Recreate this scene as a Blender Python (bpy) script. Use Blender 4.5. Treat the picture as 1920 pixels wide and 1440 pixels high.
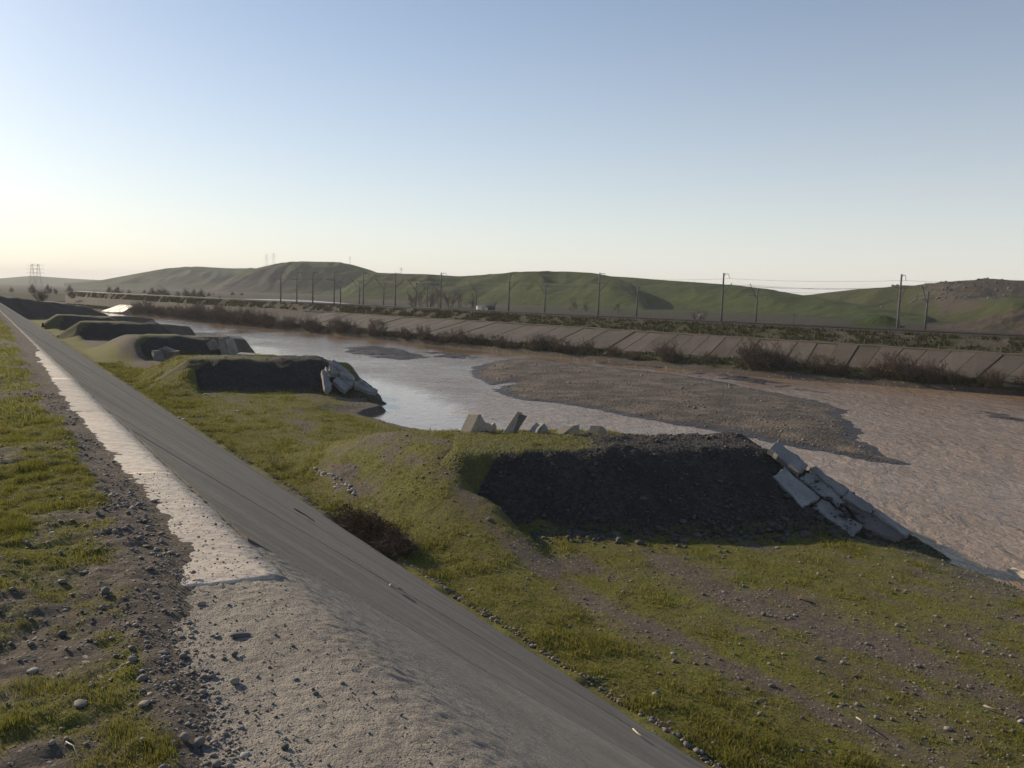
import bpy, math, random
import numpy as np
from mathutils import Vector, Matrix

for o in list(bpy.data.objects): bpy.data.objects.remove(o)
scene = bpy.context.scene
COL = scene.collection
random.seed(7); RNG = np.random.default_rng(11)

# ------------------------------------------------------------------ camera
EYE = 11.0                       # metres above the water
FPX = 1600.0                     # focal length in pixels of the 1920 px wide photograph
ROLL = math.radians(1.5)
PITCH = -math.atan(168.0 * math.cos(ROLL) / FPX)
cf = np.array([0, math.cos(PITCH), math.sin(PITCH)])
cr0 = np.array([1.0, 0, 0]); cu0 = np.cross(cr0, cf)
cr = math.cos(ROLL) * cr0 + math.sin(ROLL) * cu0
cu = -math.sin(ROLL) * cr0 + math.cos(ROLL) * cu0
cam_d = bpy.data.cameras.new('camera'); cam = bpy.data.objects.new('camera', cam_d); COL.objects.link(cam)
cam_d.sensor_width = 36.0; cam_d.lens = 36.0 * FPX / 1920.0
cam_d.clip_start = 0.05; cam_d.clip_end = 30000
M4 = Matrix(((cr[0], cu[0], -cf[0], 0), (cr[1], cu[1], -cf[1], 0), (cr[2], cu[2], -cf[2], EYE), (0, 0, 0, 1)))
cam.matrix_world = M4
scene.camera = cam
scene.render.resolution_x = 1024; scene.render.resolution_y = 768

# ------------------------------------------------------------------ light
SUN_AZ = math.radians(51)      # left of the view axis
SUN_EL = math.radians(21.0)
SUN = Vector((-math.sin(SUN_AZ) * math.cos(SUN_EL), math.cos(SUN_AZ) * math.cos(SUN_EL), math.sin(SUN_EL)))
world = bpy.data.worlds.new('World'); scene.world = world; world.use_nodes = True
wn = world.node_tree.nodes; wl = world.node_tree.links
sky = wn.new('ShaderNodeTexSky'); sky.sky_type = 'NISHITA'; sky.sun_disc = False
sky.sun_elevation = SUN_EL; sky.sun_rotation = -SUN_AZ
sky.air_density = 1.0; sky.dust_density = 0.65; sky.ozone_density = 2.8; sky.altitude = 400
# even band of pale haze low over the whole horizon
tc = wn.new('ShaderNodeTexCoord'); sx = wn.new('ShaderNodeSeparateXYZ'); wl.new(tc.outputs['Generated'], sx.inputs[0])
mz = wn.new('ShaderNodeMath'); mz.operation = 'MULTIPLY'; wl.new(sx.outputs['Z'], mz.inputs[0]); mz.inputs[1].default_value = -5.0
ex = wn.new('ShaderNodeMath'); ex.operation = 'EXPONENT'; wl.new(mz.outputs[0], ex.inputs[0])
mf = wn.new('ShaderNodeMath'); mf.operation = 'MULTIPLY_ADD'; mf.use_clamp = True; wl.new(ex.outputs[0], mf.inputs[0]); mf.inputs[1].default_value = 0.74; mf.inputs[2].default_value = 0.0
mx = wn.new('ShaderNodeMix'); mx.data_type = 'RGBA'; wl.new(mf.outputs[0], mx.inputs[0]); hsv = wn.new('ShaderNodeHueSaturation'); hsv.inputs['Saturation'].default_value = 1.06; wl.new(sky.outputs[0], hsv.inputs['Color']); wl.new(hsv.outputs[0], mx.inputs[6]); mx.inputs[7].default_value = (9.2, 8.8, 8.1, 1)
wl.new(mx.outputs[2], wn['Background'].inputs[0]); wn['Background'].inputs[1].default_value = 0.112
sl = bpy.data.lights.new('sun', 'SUN'); sl.energy = 5.0; sl.angle = math.radians(0.55); sl.color = (1.0, 0.85, 0.63)
so = bpy.data.objects.new('sun', sl); COL.objects.link(so); so.rotation_euler = SUN.to_track_quat('Z', 'Y').to_euler()
so.location = (0, 0, 60)
vs = scene.view_settings; vs.view_transform = 'Standard'; vs.look = 'None'; vs.gamma = 1.0; vs.use_curve_mapping = False
vs.exposure = 0.0
scene.cycles.volume_bounces = 1

# ------------------------------------------------------------------ frames of reference
def ray(x, y): return cf + cr * (x - 960) / FPX + cu * (720 - y) / FPX
ORI = np.array([0, 0, EYE])
def at(x, y, z):
    v = ray(x, y); return ORI + v * ((z - EYE) / v[2])
def atd(x, y, d):
    v = ray(x, y); return ORI + v * (d / math.hypot(v[0], v[1]))
TH = math.radians(32.496)
DD = np.array([-math.sin(TH), math.cos(TH), 0]); NN = np.array([math.cos(TH), math.sin(TH), 0])
def W(t, a, z): return DD * t + NN * a + np.array([0, 0, z])
def WA(t, a, z):
    t = np.asarray(t, float); a = np.asarray(a, float); z = np.asarray(z, float)
    return np.stack([DD[0] * t + NN[0] * a, DD[1] * t + NN[1] * a, z + 0 * t], -1)
def TA(p): return float(p[0] * DD[0] + p[1] * DD[1]), float(p[0] * NN[0] + p[1] * NN[1])

# ------------------------------------------------------------------ noise
def vnoise(x, y, seed=0):
    x = np.asarray(x, float); y = np.asarray(y, float)
    xi = np.floor(x); yi = np.floor(y); fx = x - xi; fy = y - yi
    fx = fx * fx * fx * (fx * (fx * 6 - 15) + 10); fy = fy * fy * fy * (fy * (fy * 6 - 15) + 10)
    def h(i, j):
        s = np.sin(i * 127.1 + j * 311.7 + seed * 74.7) * 43758.5453
        return s - np.floor(s)
    return ((h(xi, yi) * (1 - fx) + h(xi + 1, yi) * fx) * (1 - fy) + (h(xi, yi + 1) * (1 - fx) + h(xi + 1, yi + 1) * fx) * fy) * 2 - 1
def fbm(x, y, oct=4, seed=0, gain=0.5):
    s = 0; a = 1.0; n = 0
    for k in range(oct):
        s = s + a * vnoise(x * 2 ** k * 1.03 + k * 17.3, y * 2 ** k * 0.97 - k * 9.1, seed + k); n += a; a *= gain
    return s / n
def sstep(e0, e1, x):
    t = np.clip((np.asarray(x, float) - e0) / (e1 - e0), 0, 1); return t * t * (3 - 2 * t)

def sd_poly(px, py, poly):
    poly = np.asarray(poly, float); d = np.full(px.shape, 1e9); ins = np.zeros(px.shape, bool); n = len(poly)
    for i in range(n):
        a = poly[i]; b = poly[(i + 1) % n]; e = b - a; wx_ = px - a[0]; wy_ = py - a[1]
        k = np.clip((wx_ * e[0] + wy_ * e[1]) / (e @ e + 1e-12), 0, 1)
        d = np.minimum(d, np.hypot(wx_ - e[0] * k, wy_ - e[1] * k))
        c = ((a[1] <= py) & (b[1] > py)) | ((b[1] <= py) & (a[1] > py))
        with np.errstate(divide='ignore', invalid='ignore'):
            xi = a[0] + (py - a[1]) / (b[1] - a[1]) * (b[0] - a[0])
        ins ^= c & (px < xi)
    return np.where(ins, d, -d)
# ------------------------------------------------------------------ object helpers
def tag(o, label=None, cat=None, group=None, kind=None):
    if label: o['label'] = label
    if cat: o['category'] = cat
    if group: o['group'] = group
    if kind: o['kind'] = kind
    return o
def link(o, parent=None):
    COL.objects.link(o)
    if parent is not None: o.parent = parent
    return o
def empty(name, loc=(0, 0, 0), rz=0.0):
    o = bpy.data.objects.new(name, None); o.empty_display_size = 0.2
    o.location = loc; o.rotation_euler = (0, 0, rz); return link(o)
def mesh_np(name, verts, faces, mat, smooth=True, attrs=None):
    """verts (N,3); faces (M,k) int array"""
    verts = np.asarray(verts, np.float32).reshape(-1, 3); faces = np.asarray(faces, np.int32)
    m, k = faces.shape
    me = bpy.data.meshes.new(name)
    me.vertices.add(len(verts)); me.vertices.foreach_set('co', verts.ravel())
    me.loops.add(m * k); me.loops.foreach_set('vertex_index', faces.ravel())
    me.polygons.add(m); me.polygons.foreach_set('loop_start', np.arange(0, m * k, k, dtype=np.int32))
    me.polygons.foreach_set('use_smooth', np.full(m, smooth))
    if attrs:
        for nme, arr in attrs.items():
            at_ = me.attributes.new(nme, 'FLOAT', 'POINT'); at_.data.foreach_set('value', np.asarray(arr, np.float32).ravel())
    if mat: me.materials.append(mat)
    me.update(calc_edges=True); me.validate()
    return me
def obj_np(name, verts, faces, mat, parent=None, smooth=True, attrs=None):
    return link(bpy.data.objects.new(name, mesh_np(name, verts, faces, mat, smooth, attrs)), parent)
def grid_faces(nu, nv, keep=None):
    i = np.arange(nu - 1)[:, None] * nv + np.arange(nv - 1)[None, :]
    f = np.stack([i, i + nv, i + nv + 1, i + 1], -1)
    if keep is not None:
        k = keep[:-1, :-1] | keep[1:, :-1] | keep[1:, 1:] | keep[:-1, 1:]; return f[k]
    return f.reshape(-1, 4)
def compact(v, f):
    u, inv = np.unique(f.ravel(), return_inverse=True); return v[u], inv.reshape(f.shape), u
def obj_poly(name, verts, faces, mat, parent=None, smooth=False):
    me = bpy.data.meshes.new(name); me.from_pydata([tuple(map(float, v)) for v in verts], [], [tuple(map(int, f)) for f in faces])
    if mat: me.materials.append(mat)
    for p in me.polygons: p.use_smooth = smooth
    me.update(); return link(bpy.data.objects.new(name, me), parent)

class MB:
    """collects boxes and tubes into one mesh"""
    def __init__(s): s.v = []; s.f = []
    def add(s, v, f):
        n = len(s.v); s.v += [tuple(map(float, p)) for p in v]; s.f += [tuple(int(i) + n for i in q) for q in f]
    def box(s, c, size, rz=0.0):
        c = np.array(c, float); sx, sy, sz = [q / 2 for q in size]; ca, sa = math.cos(rz), math.sin(rz)
        P = [(x * ca - y * sa + c[0], x * sa + y * ca + c[1], z + c[2]) for z in (-sz, sz) for x, y in ((-sx, -sy), (sx, -sy), (sx, sy), (-sx, sy))]
        s.add(P, [(3, 2, 1, 0), (4, 5, 6, 7), (0, 1, 5, 4), (1, 2, 6, 5), (2, 3, 7, 6), (3, 0, 4, 7)])
    def tube(s, pts, rad, n=6, cap=True):
        pts = [Vector(p) for p in pts]; m = len(pts)
        if not hasattr(rad, '__len__'): rad = [rad] * m
        V = []; F = []
        up = Vector((0.3, 0.2, 0.93))
        for i, p in enumerate(pts):
            d = (pts[min(i + 1, m - 1)] - pts[max(i - 1, 0)])
            d = d.normalized() if d.length > 1e-9 else Vector((0, 0, 1))
            e1 = d.cross(up)
            if e1.length < 1e-3: e1 = d.cross(Vector((1, 0, 0)))
            e1.normalize(); e2 = d.cross(e1)
            for k in range(n):
                w = 2 * math.pi * k / n; V.append(p + (e1 * math.cos(w) + e2 * math.sin(w)) * rad[i])
        for i in range(m - 1):
            for k in range(n):
                a = i * n + k; b = i * n + (k + 1) % n; F.append((a, b, b + n, a + n))
        if cap: F.append(tuple(range(n))[::-1]); F.append(tuple((m - 1) * n + k for k in range(n)))
        s.add(V, F)
    def build(s, name, mat, parent=None, smooth=False): return obj_poly(name, s.v, s.f, mat, parent, smooth)
    def mesh(s, name, mat, smooth=False):
        me = bpy.data.meshes.new(name); me.from_pydata(s.v, [], s.f); me.materials.append(mat)
        for p in me.polygons: p.use_smooth = smooth
        me.update(); return me
def copy_tree(o, parent=None):
    c = o.copy(); COL.objects.link(c); c.parent = parent
    for ch in list(o.children): copy_tree(ch, c)
    return c

# ------------------------------------------------------------------ materials
def new_mat(name):
    m = bpy.data.materials.new(name); m.use_nodes = True
    nt = m.node_tree; b = nt.nodes['Principled BSDF']; return m, nt, b
class NB:
    def __init__(s, nt): s.nt = nt; s._co = None
    def n(s, kind, **kw):
        x = s.nt.nodes.new(kind)
        for k, v in kw.items(): setattr(x, k, v)
        return x
    def set(s, node, **kw):
        for k, v in kw.items(): s.put(node.inputs[k], v)
        return node
    def put(s, sock, v):
        if hasattr(v, 'is_linked') or isinstance(v, bpy.types.NodeSocket): s.nt.links.new(v, sock)
        else: sock.default_value = v
    def pos(s, scale=(1, 1, 1), rot=0.0, obj=False):
        if obj: src = s.n('ShaderNodeTexCoord').outputs['Object']
        else: src = s.n('ShaderNodeNewGeometry').outputs['Position']
        mp = s.n('ShaderNodeMapping'); s.nt.links.new(src, mp.inputs[0])
        mp.inputs['Scale'].default_value = scale; mp.inputs['Rotation'].default_value = (0, 0, rot)
        return mp.outputs[0]
    def noise(s, co, scale, detail=6, rough=0.6, dist=0.0):
        t = s.n('ShaderNodeTexNoise'); s.put(t.inputs['Vector'], co)
        t.inputs['Scale'].default_value = scale; t.inputs['Detail'].default_value = detail
        t.inputs['Roughness'].default_value = rough; t.inputs['Distortion'].default_value = dist
        return t.outputs['Fac']
    def voro(s, co, scale, feature='F1', out='Distance', rnd=1.0):
        t = s.n('ShaderNodeTexVoronoi'); t.feature = feature; s.put(t.inputs['Vector'], co); t.inputs['Scale'].default_value = scale
        t.inputs['Randomness'].default_value = rnd
        return t.outputs[out]
    def ramp(s, fac, stops, interp='LINEAR'):
        r = s.n('ShaderNodeValToRGB'); s.put(r.inputs[0], fac); e = r.color_ramp; e.interpolation = interp
        while len(e.elements) < len(stops): e.elements.new(0.5)
        for el, (p, c) in zip(e.elements, stops):
            el.position = p; el.color = (c[0], c[1], c[2], 1) if hasattr(c, '__len__') else (c, c, c, 1)
        return r.outputs[0]
    def mix(s, fac, a, b, mode='MIX'):
        m = s.n('ShaderNodeMix'); m.data_type = 'RGBA'; m.blend_type = mode
        s.put(m.inputs[0], fac)
        for i, v in ((6, a), (7, b)):
            if isinstance(v, tuple): v = (v[0], v[1], v[2], 1)
            s.put(m.inputs[i], v)
        return m.outputs[2]
    def math(s, op, a, b=0.0, c=0.0, clamp=False):
        m = s.n('ShaderNodeMath'); m.operation = op; m.use_clamp = clamp
        s.put(m.inputs[0], a); s.put(m.inputs[1], b); s.put(m.inputs[2], c); return m.outputs[0]
    def attr(s, name):
        a = s.n('ShaderNodeAttribute'); a.attribute_name = name; return a.outputs['Fac']
    def bump(s, h, strength, dist, nrm=None):
        b = s.n('ShaderNodeBump'); s.put(b.inputs['Height'], h); b.inputs['Strength'].default_value = strength; b.inputs['Distance'].default_value = dist
        if nrm is not None: s.nt.links.new(nrm, b.inputs['Normal'])
        return b.outputs[0]

def ground_material(name, grass_cols, dirt_cols, speck_scale, bump_amt, near):
    m, nt, b = new_mat(name); g = NB(nt); co = g.pos()
    gm = g.attr('grass')
    n1 = g.noise(co, 0.35, 5); n2 = g.noise(co, 4.0 if not near else 14.0, 6, 0.7); n3 = g.noise(co, 22 if not near else 70, 4, 0.7)
    dirt = g.mix(g.ramp(n2, [(0.3, 0), (0.72, 1)]), dirt_cols[0], dirt_cols[1])
    dirt = g.mix(g.ramp(n1, [(0.35, 0), (0.65, 1)]), dirt, dirt_cols[2])
    vc = g.voro(co, speck_scale, out='Color'); vd = g.voro(co, speck_scale)
    sep = g.n('ShaderNodeSeparateColor'); nt.links.new(vc, sep.inputs[0])
    peb = g.math('MULTIPLY', g.ramp(sep.outputs[0], [(0.62, 0), (0.7, 1)]), g.ramp(vd, [(0.25, 1), (0.42, 0)]))
    pebc = g.mix(sep.outputs[1], (0.12, 0.11, 0.10), (0.40, 0.36, 0.31))
    dirt = g.mix(g.math('MULTIPLY', peb, 0.8), dirt, pebc)
    gr = g.mix(g.ramp(n2, [(0.32, 0), (0.68, 1)]), grass_cols[0], grass_cols[1])
    gr = g.mix(g.ramp(g.noise(co, 1.1, 5, 0.65), [(0.42, 0), (0.7, 1)]), gr, grass_cols[2])
    edge = g.math('ADD', gm, g.math('MULTIPLY', g.math('SUBTRACT', n3, 0.5), 1.1))
    edge = g.math('ADD', edge, g.math('MULTIPLY', g.math('SUBTRACT', n2, 0.5), 0.9))
    col = g.mix(g.ramp(edge, [(0.35, 0), (0.62, 1)]), dirt, gr)
    nt.links.new(col, b.inputs['Base Color']); b.inputs['Roughness'].default_value = 0.92
    b.inputs['Specular IOR Level'].default_value = 0.15
    h = g.math('ADD', g.math('MULTIPLY', n3, 0.5), n2); h = g.math('ADD', h, g.math('MULTIPLY', peb, 0.35))
    nt.links.new(g.bump(h, 0.9, bump_amt), b.inputs['Normal'])
    return m
GRASS = [(0.100, 0.110, 0.021), (0.180, 0.172, 0.033), (0.150, 0.120, 0.045)]
M_verge = ground_material('verge_earth', GRASS, [(0.085, 0.066, 0.050), (0.20, 0.160, 0.122), (0.13, 0.105, 0.082)], 34.0, 0.03, True)
M_plain = ground_material('plain_earth', GRASS, [(0.080, 0.064, 0.048), (0.185, 0.150, 0.115), (0.12, 0.095, 0.072)], 7.5, 0.09, False)
M_far = ground_material('far_earth', [(0.045, 0.055, 0.018), (0.085, 0.088, 0.030), (0.095, 0.078, 0.036)], [(0.07, 0.058, 0.045), (0.15, 0.12, 0.09), (0.10, 0.08, 0.06)], 2.2, 0.25, False)

M_valley = ground_material('valley_scrub', [(0.030, 0.036, 0.014), (0.055, 0.058, 0.022), (0.060, 0.050, 0.026)], [(0.045, 0.038, 0.03), (0.085, 0.07, 0.05), (0.06, 0.048, 0.036)], 1.0, 0.5, False)
def mat_gravel(name, c0, c1, c2, scale, bump_amt, wet=False):
    m, nt, b = new_mat(name); g = NB(nt); co = g.pos()
    vc = g.voro(co, scale, out='Color'); vd = g.voro(co, scale)
    sep = g.n('ShaderNodeSeparateColor'); nt.links.new(vc, sep.inputs[0])
    n1 = g.noise(co, 0.25, 6, 0.65); n2 = g.noise(co, scale * 0.5, 5, 0.7)
    col = g.mix(sep.outputs[0], c0, c1)
    col = g.mix(g.ramp(n1, [(0.46, 0), (0.6, 1)]), col, c2)
    col = g.mix(g.math('MULTIPLY', g.ramp(n2, [(0.4, 0), (0.75, 1)]), 0.6), col, c0)
    rough = 0.9
    if wet:
        wa = g.attr('wet'); wn_ = g.math('ADD', wa, g.math('MULTIPLY', g.math('SUBTRACT', g.noise(co, 0.9, 5), 0.5), 0.8), clamp=True)
        wf = g.ramp(wn_, [(0.35, 0), (0.65, 1)])
        col = g.mix(wf, col, g.mix(1.0, col, (0.42, 0.40, 0.38), 'MULTIPLY'))
        nt.links.new(g.math('SUBTRACT', 0.92, g.math('MULTIPLY', wf, 0.42)), b.inputs['Roughness'])
    else: b.inputs['Roughness'].default_value = rough
    gm = g.attr('grass')
    gr = g.mix(g.ramp(n2, [(0.32, 0), (0.68, 1)]), GRASS[0], GRASS[1]); gr = g.mix(g.ramp(g.noise(co, 1.1, 5, 0.65), [(0.42, 0), (0.7, 1)]), gr, GRASS[2]); gr = g.mix(0.35, gr, (0.05, 0.045, 0.03))
    e = g.math('ADD', gm, g.math('MULTIPLY', g.math('SUBTRACT', g.noise(co, 5, 6, 0.75), 0.5), 1.4))
    col = g.mix(g.ramp(e, [(0.4, 0), (0.62, 1)]), col, gr)
    nt.links.new(col, b.inputs['Base Color']); b.inputs['Specular IOR Level'].default_value = 0.25
    h = g.math('SUBTRACT', g.math('MULTIPLY', n2, 0.8), g.math('MULTIPLY', vd, 0.8))
    nt.links.new(g.bump(h, 0.9, bump_amt), b.inputs['Normal'])
    return m
M_spur = mat_gravel('groyne_gravel', (0.031, 0.026, 0.022), (0.082, 0.070, 0.058), (0.043, 0.036, 0.030), 9.0, 0.10)
M_bar = mat_gravel('bar_gravel', (0.052, 0.041, 0.032), (0.122, 0.098, 0.076), (0.18, 0.138, 0.10), 4.0, 0.14, wet=True)

def mat_concrete(name, c0, c1, stain, scale=3.0, bump_d=0.006, rough=0.85, streak=None, obj=False, speckle=0.0, spec=0.3, worn=False):
    m, nt, b = new_mat(name); g = NB(nt); co = g.pos(obj=obj)
    n1 = g.noise(co, scale * 0.4, 7, 0.65); n2 = g.noise(co, scale * 6, 6, 0.7); n3 = g.noise(co, scale * 40, 3, 0.6)
    col = g.mix(g.ramp(n1, [(0.35, 0), (0.65, 1)]), c0, c1)
    col = g.mix(g.math('MULTIPLY', g.ramp(n2, [(0.5, 0), (0.72, 1)]), 0.7), col, stain)
    if streak:
        cs = g.pos(scale=streak[0], rot=streak[1]); s1 = g.noise(cs, 1.0, 7, 0.7)
        col = g.mix(g.math('MULTIPLY', g.ramp(s1, [(0.46, 0), (0.66, 1)]), streak[2]), col, stain)
    if speckle:
        col = g.mix(g.math('MULTIPLY', g.ramp(n3, [(0.55, 0), (0.66, 1)]), speckle), col, stain)
    if worn:
        wv = g.math('ADD', g.attr('worn'), g.math('MULTIPLY', g.math('SUBTRACT', g.noise(co, 30, 5, 0.7), 0.5), 1.6)); col = g.mix(g.math('MULTIPLY', g.ramp(wv, [(0.45, 0), (0.75, 1)]), 0.8), col, (0.17, 0.15, 0.125))
    oi = g.n('ShaderNodeObjectInfo')
    var = g.math('ADD', 0.86, g.math('MULTIPLY', oi.outputs['Random'], 0.26))
    hs = g.n('ShaderNodeHueSaturation'); nt.links.new(col, hs.inputs['Color']); nt.links.new(var, hs.inputs['Value'])
    nt.links.new(hs.outputs[0], b.inputs['Base Color']); b.inputs['Roughness'].default_value = rough; b.inputs['Specular IOR Level'].default_value = spec
    h = g.math('ADD', g.math('MULTIPLY', n3, 0.55), n2)
    nt.links.new(g.bump(h, 0.8, bump_d), b.inputs['Normal'])
    return m
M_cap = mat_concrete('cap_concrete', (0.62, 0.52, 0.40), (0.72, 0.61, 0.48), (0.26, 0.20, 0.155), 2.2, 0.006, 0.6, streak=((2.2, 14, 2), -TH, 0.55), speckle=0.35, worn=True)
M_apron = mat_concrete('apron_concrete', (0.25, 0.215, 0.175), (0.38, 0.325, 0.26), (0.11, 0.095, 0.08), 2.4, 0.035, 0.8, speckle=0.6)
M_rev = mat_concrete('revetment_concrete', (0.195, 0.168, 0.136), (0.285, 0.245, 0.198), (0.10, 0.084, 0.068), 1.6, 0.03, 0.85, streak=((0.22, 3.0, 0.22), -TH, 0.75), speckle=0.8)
M_core = mat_concrete('dike_core', (0.08, 0.07, 0.06), (0.11, 0.096, 0.08), (0.03, 0.027, 0.024), 2.0, 0.02, 0.95)
M_slab = mat_concrete('slab_concrete', (0.24, 0.222, 0.20), (0.40, 0.37, 0.33), (0.12, 0.105, 0.09), 2.2, 0.03, 0.85, speckle=0.5)
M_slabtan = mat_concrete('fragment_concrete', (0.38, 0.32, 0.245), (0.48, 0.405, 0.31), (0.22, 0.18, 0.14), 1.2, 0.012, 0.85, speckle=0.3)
M_muddyshade = mat_concrete('muddy_or_shaded_concrete', (0.12, 0.10, 0.085), (0.20, 0.175, 0.15), (0.08, 0.066, 0.055), 1.2, 0.03, 0.9)  # mud on slab and block; painted shade on one fragment's side
M_frev = mat_concrete('far_panel_concrete', (0.092, 0.074, 0.058), (0.13, 0.104, 0.082), (0.052, 0.042, 0.034), 0.5, 0.05, 0.9, speckle=0.3)
M_ramp = mat_concrete('wet_ramp_concrete', (0.42, 0.38, 0.32), (0.5, 0.45, 0.38), (0.2, 0.16, 0.13), 0.6, 0.03, 0.62, spec=0.4)
M_pole = mat_concrete('pole_concrete', (0.11, 0.105, 0.097), (0.16, 0.15, 0.14), (0.07, 0.065, 0.06), 1.0, 0.004, 0.8, obj=True)

def simple(name, col, rough=0.7, metal=0.0, var=0.0, nscale=8.0):
    m, nt, b = new_mat(name); g = NB(nt)
    if var:
        n = g.noise(g.pos(obj=True), nscale, 5, 0.65)
        c = g.mix(n, tuple(c * (1 - var) for c in col), tuple(min(1, c * (1 + var)) for c in col))
        nt.links.new(c, b.inputs['Base Color'])
    else: b.inputs['Base Color'].default_value = (*col, 1)
    b.inputs['Roughness'].default_value = rough; b.inputs['Metallic'].default_value = metal
    b.inputs['Specular IOR Level'].default_value = 0.25
    return m
M_steel = simple('dull_steel', (0.12, 0.115, 0.11), 0.55, 0.6)
M_rail = simple('rail_steel', (0.10, 0.075, 0.06), 0.5, 0.5)
M_wire = simple('wire', (0.12, 0.115, 0.11), 0.7, 0.0)
M_wood = simple('weathered_wood', (0.30, 0.255, 0.20), 0.85, 0, 0.3, 12)
M_paleplank = simple('pale_timber', (0.52, 0.45, 0.33), 0.8, 0, 0.2, 9)
M_white = simple('white_paint', (0.75, 0.74, 0.70), 0.6, 0, 0.08)
M_darkmetal = simple('dark_paint', (0.07, 0.07, 0.065), 0.7, 0, 0.2)
M_twig = simple('dry_twigs', (0.085, 0.058, 0.042), 0.9, 0, 0.35, 3)
M_twig2 = simple('bare_twigs', (0.125, 0.092, 0.068), 0.9, 0, 0.35, 3)
M_bark = simple('grey_bark', (0.16, 0.135, 0.11), 0.9, 0, 0.3, 5)
M_blossom = simple('blossom', (0.62, 0.56, 0.53), 0.8, 0, 0.15, 6)
M_litter = simple('white_stone', (0.55, 0.52, 0.47), 0.8)

def mat_leaf(name, c0, c1, transl=0.45):
    m = bpy.data.materials.new(name); m.use_nodes = True; nt = m.node_tree; g = NB(nt)
    for n in list(nt.nodes): nt.nodes.remove(n)
    out = nt.nodes.new('ShaderNodeOutputMaterial')
    a = g.attr('tint'); col = g.mix(a, c0, c1)
    d = g.n('ShaderNodeBsdfDiffuse'); t = g.n('ShaderNodeBsdfTranslucent'); ms = g.n('ShaderNodeMixShader'); ms.inputs[0].default_value = transl
    nt.links.new(col, d.inputs[0]); nt.links.new(col, t.inputs[0]); nt.links.new(d.outputs[0], ms.inputs[1]); nt.links.new(t.outputs[0], ms.inputs[2])
    nt.links.new(ms.outputs[0], out.inputs[0]); return m
M_blade = mat_leaf('grass_blades', (0.14, 0.158, 0.027), (0.28, 0.24, 0.07))
M_straw = mat_leaf('dry_straw', (0.16, 0.125, 0.055), (0.30, 0.235, 0.12), 0.35)
M_bush = mat_leaf('bush_leaves', (0.035, 0.045, 0.018), (0.075, 0.07, 0.032), 0.3)

def mat_stone(name, c0, c1):
    m, nt, b = new_mat(name); g = NB(nt); oi = g.n('ShaderNodeObjectInfo'); t = g.attr('tint')
    f = g.math('ADD', t, g.math('MULTIPLY', oi.outputs['Random'], 1.0)); f = g.math('FRACT', f)
    col = g.mix(f, c0, c1); n = g.noise(g.pos(obj=True), 30, 5)
    col = g.mix(g.math('MULTIPLY', n, 0.5), col, (0.07, 0.06, 0.05))
    nt.links.new(col, b.inputs['Base Color']); b.inputs['Roughness'].default_value = 0.75; b.inputs['Specular IOR Level'].default_value = 0.3
    nt.links.new(g.bump(n, 0.5, 0.004), b.inputs['Normal']); return m
M_stone = mat_stone('river_stone', (0.115, 0.10, 0.09), (0.34, 0.30, 0.255))
M_palestone = mat_stone('pale_stone', (0.36, 0.33, 0.285), (0.5, 0.46, 0.40))
M_cobble = mat_stone('groyne_cobble', (0.038, 0.035, 0.032), (0.135, 0.123, 0.11))
M_darkstone = mat_stone('dark_stone', (0.09, 0.085, 0.08), (0.15, 0.14, 0.13))
M_tanstone = mat_stone('tan_stone', (0.34, 0.27, 0.18), (0.40, 0.32, 0.22))

def mat_water():
    m, nt, b = new_mat('muddy_river_water'); g = NB(nt)
    co = g.pos(scale=(1, 1, 1)); big = g.noise(co, 0.035, 4, 0.6)
    # flow frame: ripples elongated across the flow
    cw = g.pos(scale=(1.0, 0.55, 1), rot=math.radians(-38))
    w1 = g.noise(cw, 1.7, 4, 0.6, 0.8); w2 = g.noise(cw, 0.55, 3, 0.55, 1.0); w3 = g.noise(cw, 6.0, 2, 0.6)
    calm = g.attr('calm'); amp = g.math('MULTIPLY', g.ramp(big, [(0.36, 0.45), (0.6, 1.0)]), g.math('SUBTRACT', 1.0, g.math('MULTIPLY', calm, 0.9)))
    h = g.math('ADD', g.math('MULTIPLY', w1, 0.55), g.math('MULTIPLY', w2, 0.8)); h = g.math('ADD', h, g.math('MULTIPLY', w3, 0.12))
    h = g.math('MULTIPLY', h, amp)
    col = g.mix(g.ramp(g.noise(co, 0.12, 5), [(0.35, 0), (0.65, 1)]), (0.24, 0.158, 0.094), (0.315, 0.215, 0.134))
    nt.links.new(col, b.inputs['Base Color']); nt.links.new(g.math('SUBTRACT', 0.17, g.math('MULTIPLY', calm, 0.11)), b.inputs['Roughness']); b.inputs['IOR'].default_value = 1.33
    nt.links.new(g.bump(h, 1.0, 0.55), b.inputs['Normal'])
    return m
M_water = mat_water()

def mat_hill(name, green0, green1, brown, bscale, bthr):
    m, nt, b = new_mat(name); g = NB(nt); co = g.pos()
    n1 = g.noise(co, bscale, 7, 0.65); n2 = g.noise(co, bscale * 8, 6, 0.7); n3 = g.noise(co, bscale * 60, 4, 0.7)
    col = g.mix(g.ramp(n2, [(0.35, 0), (0.65, 1)]), green0, green1)
    rk = g.attr('rock')
    f = g.math('ADD', rk, g.math('MULTIPLY', g.math('SUBTRACT', g.math('ADD', n1, n2), 1.0), 0.9))
    col = g.mix(g.ramp(f, [(bthr, 0), (bthr + 0.25, 1)]), col, brown)
    col = g.mix(g.math('MULTIPLY', g.ramp(n3, [(0.5, 0), (0.7, 1)]), 0.45), col, (0.03, 0.03, 0.015))
    nt.links.new(col, b.inputs['Base Color']); b.inputs['Roughness'].default_value = 0.95; b.inputs['Specular IOR Level'].default_value = 0.1
    nt.links.new(g.bump(g.math('ADD', n2, g.math('MULTIPLY', n3, 0.25)), 0.6, 2.0), b.inputs['Normal'])
    return m
M_hill = mat_hill('hill_grass', (0.030, 0.046, 0.010), (0.062, 0.078, 0.016), (0.055, 0.046, 0.034), 0.012, 0.35)
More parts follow.
